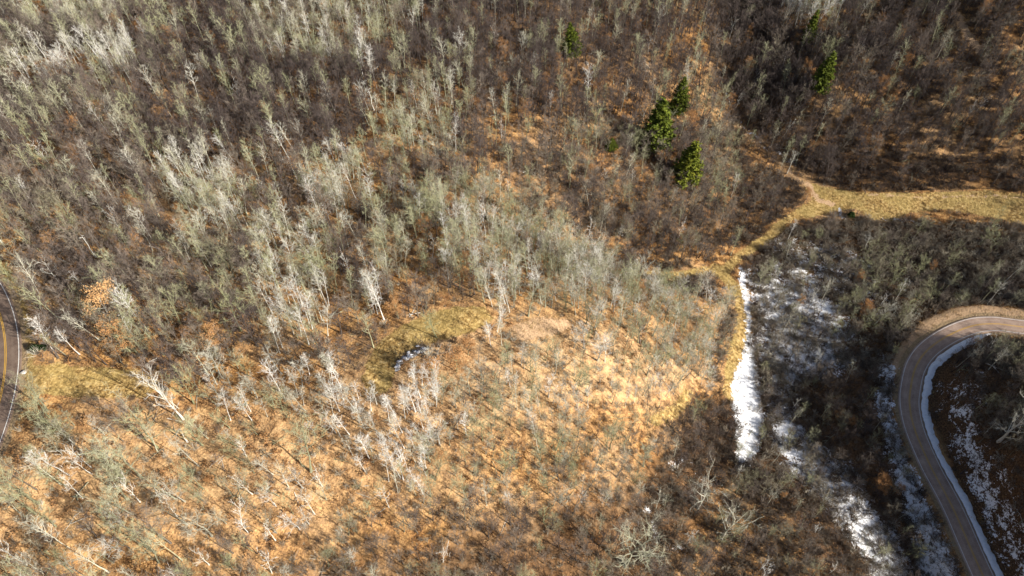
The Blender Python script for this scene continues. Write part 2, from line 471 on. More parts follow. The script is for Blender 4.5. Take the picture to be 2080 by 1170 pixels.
def flat_material(name, stops, scale, rough=0.9, bump=0.0, detail=4):
    m, nt, b = mat(name)
    g = NG(nt)
    co = g.n('ShaderNodeTexCoord').outputs['Object']
    f = g.noise(co, scale, detail, 0.65)
    g.link(g.ramp(f, stops), b.inputs['Base Color'])
    b.inputs['Roughness'].default_value = rough
    if bump:
        bp = g.n('ShaderNodeBump')
        bp.inputs['Strength'].default_value = bump
        bp.inputs['Distance'].default_value = 0.2
        g.link(f, bp.inputs['Height'])
        g.link(bp.outputs['Normal'], b.inputs['Normal'])
    return m
M_SNOW_MAT = flat_material('old_snow', [(0.3, (0.70, 0.72, 0.77)), (0.5, (0.84, 0.85, 0.88)), (0.8, (0.88, 0.88, 0.90))], 1.1, 0.6, 0.6)
M_ROCK = flat_material('pale_rock', [(0.3, (0.30, 0.28, 0.26)), (0.7, (0.62, 0.59, 0.55))], 1.5, 0.9, 0.5)
M_LOG = flat_material('weathered_log', [(0.3, (0.40, 0.35, 0.28)), (0.7, (0.66, 0.61, 0.53))], 2.5)
M_STICK = flat_material('dead_sticks', [(0.3, (0.05, 0.038, 0.028)), (0.7, (0.16, 0.12, 0.09))], 1.5)

# ------------------------------------------------------------------ object helpers
def tag(o, label=None, cat=None, group=None, kind=None):
    for k, v in (('label', label), ('category', cat), ('group', group), ('kind', kind)):
        if v:
            o[k] = v
    return o

def link(o, parent=None):
    COL.objects.link(o)
    if parent is not None:
        o.parent = parent
    return o

class MB:
    """collects tubes, spikes and leaf faces, makes one mesh"""
    def __init__(s):
        s.v, s.f, s.m, s.n = [], [], [], 0
    def add(s, verts, faces, mi=0):
        s.v.append(np.asarray(verts, float))
        s.f += [tuple(i + s.n for i in q) for q in faces]
        s.m += [mi] * len(faces)
        s.n += len(verts)
    def tube(s, pts, rads, sides=4, mi=0, close=False):
        pts = np.asarray(pts, float)
        k = len(pts)
        ang = np.arange(sides) * 2 * math.pi / sides
        rings = []
        for i in range(k):
            d = pts[min(i + 1, k - 1)] - pts[max(i - 1, 0)]
            d = d / (np.linalg.norm(d) + 1e-9)
            a = np.cross(d, (0.31, 0.2, 0.93) if abs(d[2]) < 0.9 else (1, 0, 0))
            a /= np.linalg.norm(a) + 1e-9
            b = np.cross(d, a)
            rings.append(pts[i] + rads[i] * (np.cos(ang)[:, None] * a + np.sin(ang)[:, None] * b))
        f = []
        for i in range(k - 1):
            for j in range(sides):
                j2 = (j + 1) % sides
                f.append((i * sides + j, i * sides + j2, (i + 1) * sides + j2, (i + 1) * sides + j))
        if close:
            f.append(tuple(range(sides))[::-1])
            f.append(tuple((k - 1) * sides + j for j in range(sides)))
        s.add(np.concatenate(rings), f, mi)
    def spike(s, p, q, r, mi=0):
        d = q - p
        a = np.cross(d, (0.2, 0.5, 0.84))
        a = a / (np.linalg.norm(a) + 1e-9) * r
        b = np.cross(d, a)
        b = b / (np.linalg.norm(b) + 1e-9) * r
        s.add([p + a, p - 0.5 * a + 0.87 * b, p - 0.5 * a - 0.87 * b, q], [(0, 1, 3), (1, 2, 3), (2, 0, 3)], mi)
    def leaf(s, c, size, mi=0, flat=0.0, asp=1.0):
        """a bent leaf clump of two triangles"""
        a = np.random.normal(size=3)
        b = np.random.normal(size=3)
        a[2] *= 1 - flat
        b[2] *= 1 - flat
        a /= np.linalg.norm(a) + 1e-9
        b -= a * (a @ b)
        b /= np.linalg.norm(b) + 1e-9
        n = np.cross(a, b)
        a, b, n = a * size * asp, b * size, n * size * 0.25
        s.add([c - a + n, c - b * 0.8, c + a * 1.1 + n, c + b * 0.8], [(0, 1, 3), (1, 2, 3)], mi)
    def mesh(s, name, mats, smooth=False):
        me = bpy.data.meshes.new(name)
        me.from_pydata(np.concatenate(s.v).tolist() if s.v else [], [], s.f)
        for m in mats:
            me.materials.append(m)
        if len(mats) > 1:
            me.polygons.foreach_set('material_index', s.m)
        if smooth:
            me.polygons.foreach_set('use_smooth', [True] * len(me.polygons))
        me.update()
        return me
    def build(s, name, mats, parent=None, smooth=False):
        o = bpy.data.objects.new(name, s.mesh(name, mats if isinstance(mats, list) else [mats], smooth))
        return link(o, parent)

np.random.seed(11)
R = np.random
def rot_dir(az, el):
    return np.array([math.cos(az) * math.cos(el), math.sin(az) * math.cos(el), math.sin(el)])

def unit(v):
    return v / (np.linalg.norm(v) + 1e-9)

# ---- plant builders: each fills a wood builder and a crown builder at unit scale in metres
def grow(h, r0, cb, cr, nlimb, el0, el1, prof, nbranch, ntwig, twl, sway=0.05, fork=0, twr=0.026, wood=None, crown=None, origin=(0, 0, 0)):
    wood, crown = wood or MB(), crown or MB()
    o = np.array(origin, float)
    n = 7
    zs = np.linspace(0, 1, n)
    bend = np.cumsum(R.normal(0, sway * h / n, (n, 2)), axis=0)
    bend -= bend[0]
    tr = np.c_[bend, zs * h] + o
    rad = r0 * (1 - 0.93 * zs ** 0.85)
    rad[0] *= 1.35
    wood.tube(np.vstack([tr[0] - [0, 0, 0.5], tr]), np.r_[rad[0] * 1.1, rad], 5)
    def trunk_at(t):
        return np.array([np.interp(t, zs, tr[:, k]) for k in range(3)])
    tips = []
    az = R.rand() * 6.28
    for i in range(nlimb):
        t = cb + (0.97 - cb) * ((i + R.rand() * 0.6) / nlimb)
        az += 2.4 + R.normal(0, 0.35)
        q = (t - cb) / (1 - cb)
        el = el0 + (el1 - el0) * q + R.normal(0, 0.12)
        L = cr * prof(q) * R.uniform(0.75, 1.2) / max(math.cos(el), 0.35)
        L = min(L, h * 0.55)
        p = trunk_at(t)
        d = rot_dir(az, el)
        pts, rr = [p], [r0 * 0.42 * (1 - 0.6 * t) + 0.012]
        c = p
        for k in range(3):
            d = unit(d + R.normal(0, 0.16, 3) + np.array([0, 0, 0.12]))
            c = c + d * L / 3
            pts.append(c)
            rr.append(rr[0] * (1 - (k + 1) / 3.3))
        wood.tube(pts, rr, 4)
        pts = np.array(pts)
        for b in range(nbranch):
            s = 0.28 + 0.72 * (b + R.rand()) / nbranch
            k = min(int(s * 3), 2)
            bp = pts[k] + (pts[k + 1] - pts[k]) * (s * 3 - k)
            bd = unit(unit(pts[k + 1] - pts[k]) * 0.75 + R.normal(0, 0.55, 3) + np.array([0, 0, 0.25]))
            bl = L * R.uniform(0.28, 0.5) * (1.15 - 0.5 * s) + 0.3
            be = bp + bd * bl
            crown.tube([bp, bp + bd * bl * 0.5 + R.normal(0, 0.06, 3), be], [twr * 1.5, twr * 1.1, twr * 0.5], 3)
            for w in range(ntwig):
                f = R.uniform(0.2, 1.0)
                tp = bp + bd * bl * f
                td = unit(bd * 0.7 + R.normal(0, 0.6, 3) + np.array([0, 0, 0.18]))
                te = tp + td * twl * R.uniform(0.55, 1.25)
                crown.spike(tp, te, twr)
                tips.append(te)
    return wood, crown, np.array(tips)

DOME = lambda q: math.sqrt(max(0.05, 1 - (q * 1.55 - 0.5) ** 2 * 0.8))
TALL = lambda q: 0.55 + 0.45 * math.sin(math.pi * min(1, q * 0.85 + 0.2))
VASE = lambda q: 0.9 - 0.25 * q

LIB = {}
def reg(kind, wood, crown, h, w, wm, cm):
    """one variant: separate trunk and crown meshes for single trees, one joined mesh for the mass of the wood"""
    k = kind
    tm = wood.mesh(k + '_trunk', [wm])
    cmh = crown.mesh(k + '_crown', [cm]) if crown.v else None
    j = MB()
    for src, mi in ((wood, 0), (crown, 1)):
        if src.v:
            j.add(np.concatenate(src.v), src.f, mi)
    LIB.setdefault(kind, []).append(dict(trunk=tm, crown=cmh, joined=(j, [wm, cm]), h=h, w=w))

def make_library():
    for i in range(10):                                  # oaks, maples and the like: broad domes of fine twigs
        h, cr = R.uniform(10.5, 14.5), R.uniform(2.6, 4.0)
        w, c, _ = grow(h, 0.21, R.uniform(0.22, 0.36), cr, R.randint(10, 16), 0.35, 1.15, DOME, 5, 9, 1.1, R.uniform(0.05, 0.1), twr=0.017)
        reg('bare_tree', w, c, h, 2 * cr, M_BARK_DARK, M_TWIG)
    for i in range(6):                                   # slimmer forest trees
        h, cr = R.uniform(13, 16), R.uniform(2.0, 2.7)
        w, c, _ = grow(h, 0.17, R.uniform(0.42, 0.55), cr, R.randint(9, 14), 0.6, 1.2, VASE, 4, 9, 1.0, R.uniform(0.04, 0.09), twr=0.017)
        reg('bare_tree', w, c, h, 2 * cr, M_BARK_DARK, M_TWIG)
    for i in range(8):                                   # aspens and birches: pale pole, narrow ascending crown
        h, cr = R.uniform(14, 18), R.uniform(1.2, 2.1)
        w, c, _ = grow(h, 0.17, R.uniform(0.38, 0.55), cr, R.randint(12, 18), 0.75, 1.15, TALL, 4, 6, 0.95, 0.03, twr=0.018)
        reg('aspen_tree', w, c, h, 2 * cr, M_BARK, M_TWIG)
    for i in range(6):                                   # dead white trees: few crooked limbs, no fine twigs
        h, cr = R.uniform(9, 12), R.uniform(2.2, 3.4)
        w, c, _ = grow(h, 0.17, R.uniform(0.3, 0.45), cr, 9, 0.3, 1.0, VASE, 4, 3, 0.8, 0.07, twr=0.026)
        reg('dead_tree', w, c, h, 2 * cr, M_BARK, M_BARK)
    for i in range(2):                                   # broken poles
        h = R.uniform(7, 9)
        w, c, _ = grow(h, 0.2, 0.75, 0.7, 3, 0.4, 0.9, VASE, 1, 1, 0.4, 0.09, twr=0.05)
        reg('dead_pole', w, c, h, 1.4, M_BARK, M_BARK)
    for i in range(3):                                   # many upright white limbs from a low fork
        h, cr = R.uniform(11, 13), 3.6
        w, c, _ = grow(h, 0.30, 0.16, cr, 12, 0.75, 1.25, VASE, 5, 6, 1.0, 0.05, twr=0.026)
        reg('forked_tree', w, c, h, 2 * cr, M_BARK, M_TWIG)
    for i in range(4):                                   # oaks that keep their brown leaves
        h, cr = R.uniform(8, 10), R.uniform(2.7, 3.4)
        w, c0, tips = grow(h, 0.2, 0.2, cr, 12, 0.3, 1.1, DOME, 4, 7, 0.8, 0.05)
        c = MB()
        for t in tips:
            if vnoise(np.array(t[0] * 0.9), np.array(t[1] * 0.9 + t[2] * 0.8), i) > -0.5:
                for k in range(10):
                    c.leaf(t + R.normal(0, 0.30, 3), R.uniform(0.07, 0.16))
        reg('leafy_oak', w, c, h, 2 * cr, M_BARK, M_RUSSET)
    for i in range(4):                                   # pines and spruces
        h, cr = 14.0, R.uniform(2.7, 3.9)
        w, c = MB(), MB()
        w.tube([(0, 0, -0.5), (0, 0, 0.3 * h), (0.1, 0, 0.7 * h), (0, 0.1, h)], [0.26, 0.22, 0.12, 0.02], 6)
        nl = 30
        for k in range(nl):
            q = (k + R.rand() * 0.7) / nl
            z = h * (0.10 + 0.89 * q)
            rr = cr * (1 - q) ** 0.75 * (0.65 + 0.35 * min(1, q * 6)) + 0.25
            for a in range(9 if q < 0.8 else 6):
                az = R.rand() * 6.28
                L = rr * R.uniform(0.6, 1.18)
                d = rot_dir(az, R.uniform(-0.15, 0.3) + 0.5 * q)
                p = np.array([0, 0, z])
                e = p + d * L
                w.tube([p, e], [0.035, 0.01], 3)
                for s in np.arange(0.3, 1.02, 0.36 / max(L, 0.36)):
                    cc = p + d * L * s
                    cc[2] -= 0.12 * s * s * L * 0.3
                    for _ in range(5):
                        c.leaf(cc + R.normal(0, 0.17, 3), R.uniform(0.14, 0.28), flat=0.4, asp=1.5)
        reg('pine_tree', w, c, h, 2 * cr, M_BARK, M_NEEDLE)
    for i in range(5):                                   # dense dome shrubs of the wet valley
        h, cr = R.uniform(2.4, 3.2), R.uniform(1.7, 2.3)
        w, c = MB(), MB()
        for k in range(26):
            az, el = R.rand() * 6.28, math.asin(R.uniform(0.15, 1.0))
            p = np.array([R.normal(0, 0.25), R.normal(0, 0.25), -0.15])
            d = rot_dir(az, el)
            L = 1 / math.sqrt((math.cos(el) / cr) ** 2 + (math.sin(el) / h) ** 2) * R.uniform(0.75, 1.05)
            e = p + d * L
            m_ = p + d * L * 0.5 + np.array([0, 0, 0.12 * L])
            w.tube([p, m_, e], [0.03, 0.022, 0.008], 3)
            for t in range(20):
                s = R.uniform(0.35, 1)
                tp = p + (m_ - p) * 2 * s if s < 0.5 else m_ + (e - m_) * (2 * s - 1)
                c.spike(tp, tp + unit(d + R.normal(0, 0.6, 3) + np.array([0, 0, 0.3])) * R.uniform(0.3, 0.75), 0.02)
        reg('dome_shrub', w, c, h, 2 * cr, M_SHRUB, M_SHRUB)
    for i in range(6):                                   # twiggy shrubs of many stems
        h, cr = R.uniform(2.4, 3.4), R.uniform(1.5, 2.1)
        w, c = MB(), MB()
        for k in range(15):
            az, el = R.rand() * 6.28, R.uniform(0.55, 1.45)
            L = h * R.uniform(0.7, 1.05)
            p = np.array([R.normal(0, 0.22), R.normal(0, 0.22), -0.15])
            d = rot_dir(az, el)
            m_ = p + d * L * 0.5
            e = m_ + unit(d + np.array([0, 0, 0.35]) + R.normal(0, 0.12, 3)) * L * 0.5
            w.tube([p, m_, e], [0.035, 0.025, 0.010], 3)
            for t in range(13):
                s = R.uniform(0.25, 1)
                tp = p + (m_ - p) * 2 * s if s < 0.5 else m_ + (e - m_) * (2 * s - 1)
                c.spike(tp, tp + unit(d + R.normal(0, 0.65, 3) + np.array([0, 0, 0.25])) * R.uniform(0.5, 1.0), 0.022)
        reg('shrub', w, c, h, 2 * cr, M_SHRUB, M_SHRUB)
    for i in range(3):                                   # low oak scrub with tan leaves
        w, c = MB(), MB()
        for k in range(7):
            az, el = R.rand() * 6.28, R.uniform(0.5, 1.4)
            p = np.array([R.normal(0, 0.2), R.normal(0, 0.2), -0.1])
            e = p + rot_dir(az, el) * R.uniform(0.9, 1.7)
            w.tube([p, e], [0.03, 0.01], 3)
            for t in range(9):
                c.leaf(p + (e - p) * R.uniform(0.4, 1.05) + R.normal(0, 0.16, 3), R.uniform(0.08, 0.2))
        reg('scrub_oak', w, c, 1.6, 2.4, M_SHRUB, M_RUSSET)
    for i in range(3):                                   # dry grass tufts
        w, c = MB(), MB()
        for k in range(26):
            p = np.array([R.normal(0, 0.35), R.normal(0, 0.35), -0.05])
            w.spike(p, p + rot_dir(R.rand() * 6.28, R.uniform(0.5, 1.4)) * R.uniform(0.3, 0.75), 0.03)
        reg('tuft', w, c, 0.6, 1.0, M_STRAW, M_STRAW)
    for i in range(3):                                   # drifts of fallen oak leaves
        w, c = MB(), MB()
        for k in range(34):
            w.leaf(np.array([R.normal(0, 0.7), R.normal(0, 0.7), R.uniform(0.02, 0.22)]), R.uniform(0.06, 0.15), flat=0.5)
        reg('drift', w, c, 0.3, 2.0, M_RUSSET, M_RUSSET)
def deadfall():
    for i in range(4):
        w, c = MB(), MB()
        for k in range(3):
            p = np.array([R.normal(0, 1.0), R.normal(0, 1.0), 0.12])
            d = rot_dir(R.rand() * 6.28, R.normal(0, 0.05)) * R.uniform(1.0, 3.2)
            w.tube([p - d, p + R.normal(0, 0.1, 3), p + d], [0.10, 0.075, 0.02], 4)
            for t in range(4):
                q = p + d * R.uniform(-0.2, 0.9)
                w.spike(q, q + unit(d + R.normal(0, 1.2, 3) * [1, 1, 0.5]) * R.uniform(0.5, 1.3), 0.03)
        reg('deadfall', w, c, 1.0, 4.0, M_BARK, M_TWIG)
make_library()
deadfall()

# ------------------------------------------------------------------ the ground sheet
def grid_mesh(name, XX, YY, ZZ, m):
    ny, nx = XX.shape
    me = bpy.data.meshes.new(name)
    v = np.stack([XX, YY, ZZ], 2).reshape(-1, 3).astype(np.float32)
    idx = np.arange(ny * nx).reshape(ny, nx)
    f = np.stack([idx[:-1, :-1], idx[:-1, 1:], idx[1:, 1:], idx[1:, :-1]], 2).reshape(-1, 4)
    me.vertices.add(len(v))
    me.vertices.foreach_set('co', v.ravel())
    me.loops.add(f.size)
    me.loops.foreach_set('vertex_index', f.ravel().astype(np.int32))
    me.polygons.add(len(f))
    me.polygons.foreach_set('loop_start', np.arange(0, f.size, 4, dtype=np.int32))
    me.polygons.foreach_set('use_smooth', np.ones(len(f), bool))
    me.materials.append(m)
    me.update(calc_edges=True)
    return me

me = grid_mesh('terrain', GX, GY, GZ, M_GROUND)
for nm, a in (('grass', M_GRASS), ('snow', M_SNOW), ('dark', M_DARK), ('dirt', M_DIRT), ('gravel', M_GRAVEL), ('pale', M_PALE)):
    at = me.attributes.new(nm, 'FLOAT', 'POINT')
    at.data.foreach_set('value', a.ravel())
terrain = link(bpy.data.objects.new('terrain', me))
tag(terrain, 'wooded hillside and valley floor covered with fallen orange leaves', kind='structure')

# ------------------------------------------------------------------ roads
def asphalt(name, k):
    m, nt, b = mat(name)
    g = NG(nt)
    co = g.n('ShaderNodeTexCoord').outputs['Object']
    lat = g.attr('lateral')
    f = g.math('ADD', g.math('MULTIPLY', g.noise(co, 0.35, 4, 0.6), 0.6), g.math('MULTIPLY', g.noise(co, 3.0, 3), 0.4))
    base = g.ramp(f, [(0.30, (0.185, 0.126, 0.098)), (0.48, (0.305, 0.218, 0.172)), (0.56, (0.345, 0.252, 0.198)), (0.72, (0.46, 0.35, 0.27))])
    wheel = g.math('COSINE', g.math('MULTIPLY', g.math('SUBTRACT', g.math('ABSOLUTE', lat), 1.65), 3.8))
    base = g.mix(g.math('MULTIPLY', g.ramp(wheel, [(0.0, 0.0), (1.0, 0.45)]), g.noise(co, 0.2, 2)), base, (0.43, 0.345, 0.275))
    joint = g.ramp(g.math('ABSOLUTE', g.math('SUBTRACT', g.math('ABSOLUTE', lat), 0.45)), [(0.0, 1.0), (0.25, 0.0)])
    base = g.mix(g.math('MULTIPLY', joint, 0.22), base, (0.40, 0.30, 0.20))
    base = g.mix(1.0, base, (k, k, k), 'MULTIPLY')
    g.link(base, b.inputs['Base Color'])
    b.inputs['Roughness'].default_value = 0.8
    return m
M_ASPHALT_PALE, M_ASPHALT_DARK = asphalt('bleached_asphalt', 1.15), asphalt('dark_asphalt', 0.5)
def paint(name, c, wear):
    m, nt, b = mat(name)
    g = NG(nt)
    co = g.n('ShaderNodeTexCoord').outputs['Object']
    f = g.noise(co, 1.3, 4, 0.7)
    g.link(g.ramp(f, [(wear - 0.12, (0.16, 0.13, 0.115)), (wear + 0.1, c)]), b.inputs['Base Color'])
    return m
M_WHITE = paint('white_paint', (0.74, 0.73, 0.70), 0.34)
M_YELLOW = paint('yellow_paint', (0.64, 0.37, 0.05), 0.31)

def ribbon(name, L, offs, dz, m, parent=None, kind=None, label=None, thick=0.0, s0=0, s1=None):
    """a strip along line L: lateral offsets offs, each dz above the road level"""
    L = L[s0:s1]
    t = np.gradient(L[:, :2], axis=0)
    t /= np.linalg.norm(t, axis=1)[:, None]
    nrm = np.c_[-t[:, 1], t[:, 0]]
    rows = []
    for o, z in zip(offs, dz):
        o = o(np.arange(len(L))) if callable(o) else o
        z = z(np.arange(len(L))) if callable(z) else z
        rows.append(np.c_[L[:, :2] + nrm * np.reshape(o, (-1, 1)) if np.ndim(o) else L[:, :2] + nrm * o, L[:, 2] + z])
    rows = np.stack(rows, 1)
    me = grid_mesh(name, rows[..., 0], rows[..., 1], rows[..., 2], m)
    at = me.attributes.new('lateral', 'FLOAT', 'POINT')
    lat = np.array([0.0 if callable(o) else o for o in offs])
    at.data.foreach_set('value', np.tile(lat, len(L)).astype(np.float32))
    o = link(bpy.data.objects.new(name, me), parent)
    if kind:
        tag(o, label, kind=kind)
    return o

for L, lab in ((road_l, 'two-lane asphalt road bending round the left edge of the wood'), (road_r, 'two-lane asphalt hairpin road bending through the snowy valley')):
    offs = [-ROAD_HALF - 0.12, -ROAD_HALF] + list(np.linspace(-3.4, 3.4, 13)) + [ROAD_HALF, ROAD_HALF + 0.12]
    crownz = [-0.3, 0.0] + [0.05 * (1 - (o / ROAD_HALF) ** 2) for o in np.linspace(-3.4, 3.4, 13)] + [0.0, -0.3]
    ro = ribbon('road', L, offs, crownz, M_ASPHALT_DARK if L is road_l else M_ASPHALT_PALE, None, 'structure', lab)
    lift = 0.03
    cz = lambda o: 0.05 * (1 - (o / ROAD_HALF) ** 2) + lift
    for sgn in (-1, 1):
        ribbon('edge_line', L, [sgn * LINE_OFF - 0.085, sgn * LINE_OFF + 0.085], [cz(LINE_OFF)] * 2, M_WHITE, ro)
        ribbon('centre_line', L, [sgn * 0.16 - 0.07, sgn * 0.16 + 0.07], [cz(0.2)] * 2, M_YELLOW, ro)

# ploughed snow along the inside of the hairpin
ptr = project(road_r)[0]
k0 = int(np.argmin(np.hypot(ptr[:, 0] - 2030, ptr[:, 1] - 660)))
side = 1 if np.cross(np.r_[road_r[20, :2] - road_r[10, :2], 0], np.r_[np.array(at_height(1960, 800, 5))[:2] - road_r[10, :2], 0])[2] > 0 else -1
dist_in = seg_dist(np.array([155.0]), np.array([100.0]), road_r)
fine = smooth_line(road_r[k0:], 0.5)
nn = len(fine)
ss = np.arange(nn) * 0.5
env = np.clip(ss / 14, 0.12, 1)
wv = (2.5 + 0.5 * vnoise(ss / 5, ss * 0, 2) + 0.3 * vnoise(ss / 1.2, ss * 0, 4)) * env + 0.15
hv = (0.42 + 0.16 * vnoise(ss / 3.1, ss * 0, 5)) * env
def snow_bank(sg):
    rows_o, rows_z = [], []
    for q in np.linspace(0, 1, 7):
        rows_o.append(lambda i, q=q: sg * (4.05 + 0.18 * vnoise(ss / 1.6, ss * 0, 7) + wv * q + 0.07 * vnoise(ss / 0.9, ss * 0 + q * 9, 8)))
        rows_z.append(lambda i, q=q: -0.22 + hv * math.sin(math.pi * min(1, q * 0.9 + 0.08)) * (1.1 - 0.4 * q) + 0.05 * vnoise(ss / 0.8, ss * 0 + q * 5, 9))
    o = ribbon('snow_bank', fine, rows_o, rows_z, M_SNOW_MAT)
    return tag(o, 'long white bank of ploughed snow along the inner edge of the hairpin road', 'snow bank')

tc = road_r[len(road_r) // 2]
tn = road_r[len(road_r) // 2 + 1] - tc
left_n = np.array([-tn[1], tn[0]])
inner_pt = ground_at(1960, 840)[:2]
snow_bank(1 if left_n @ (inner_pt - tc[:2]) > 0 else -1)

# ------------------------------------------------------------------ planting
INDIV = []                                               # one dict per single plant; filled by hand and by scatter

def height_for(P, v_top):
    vn = (v_top - CH / 2) / FPX
    d = P - np.array([0, 0, CAM_H])
    dF, dU = d[1] * CP - d[2] * SP, d[1] * SP + d[2] * CP
    return (-vn * dF - dU) / (CP - vn * SP)

def hand(kind, base, top_v, tint, label, cat, wpx=None, lean=None, landmark=None, group=None):
    P = ground_at(*base)
    h = float(np.clip(height_for(P, top_v), 1.0, 10.0 if kind.startswith('dead') else 25.0 if kind == 'pine_tree' else 17.5))
    z = project(P[None])[1][0]
    w = wpx / FPX * z if wpx else None
    if kind.startswith('dead'):
        tint = min(tint, 0.88)
    INDIV.append(dict(kind=kind, P=P, h=h, w=w, tint=tint, label=label, cat=cat, lm=landmark, hand=True, u=base[0], v=base[1], px=abs(base[1] - top_v), lean=lean, group=group))

PINES = [
    ((1163, 120), 48, 40, 'dark green pine standing alone among grey trees on the back hill', 'the lone pine on the back hill'),
    ((1634, 92), 22, 26, 'slim dark pine beside white birches, uppermost of two on the far right hill', 'the slim pine on the far right hill'),
    ((1658, 192), 107, 42, 'dark pine in deep shade above the draw, lower of two on the far right hill', 'the shaded pine above the draw'),
    ((1372, 240), 165, 42, 'green pine behind and right of the widest pine in the hillside pine group', 'the rear pine of the group'),
    ((1330, 306), 205, 66, 'widest green pine in the middle of the hillside pine group', 'the widest pine'),
    ((1386, 378), 290, 62, 'bright sunlit yellow-green pine, lowest of the hillside pine group', 'the sunlit lowest pine'),
    ((1240, 305), 282, 26, 'small bushy green pine left of the widest pine, half hidden by twigs', 'the small bushy pine'),
]
for b, t, w, lab, lm in PINES:
    hand('pine_tree', b, t, 0.62 if 'sunlit' in lab else 0.45, lab, 'pine tree', w * 1.1, landmark=lm, group='pines on the hillsides')  # the sunlit pine has sunlight put into its brighter tint

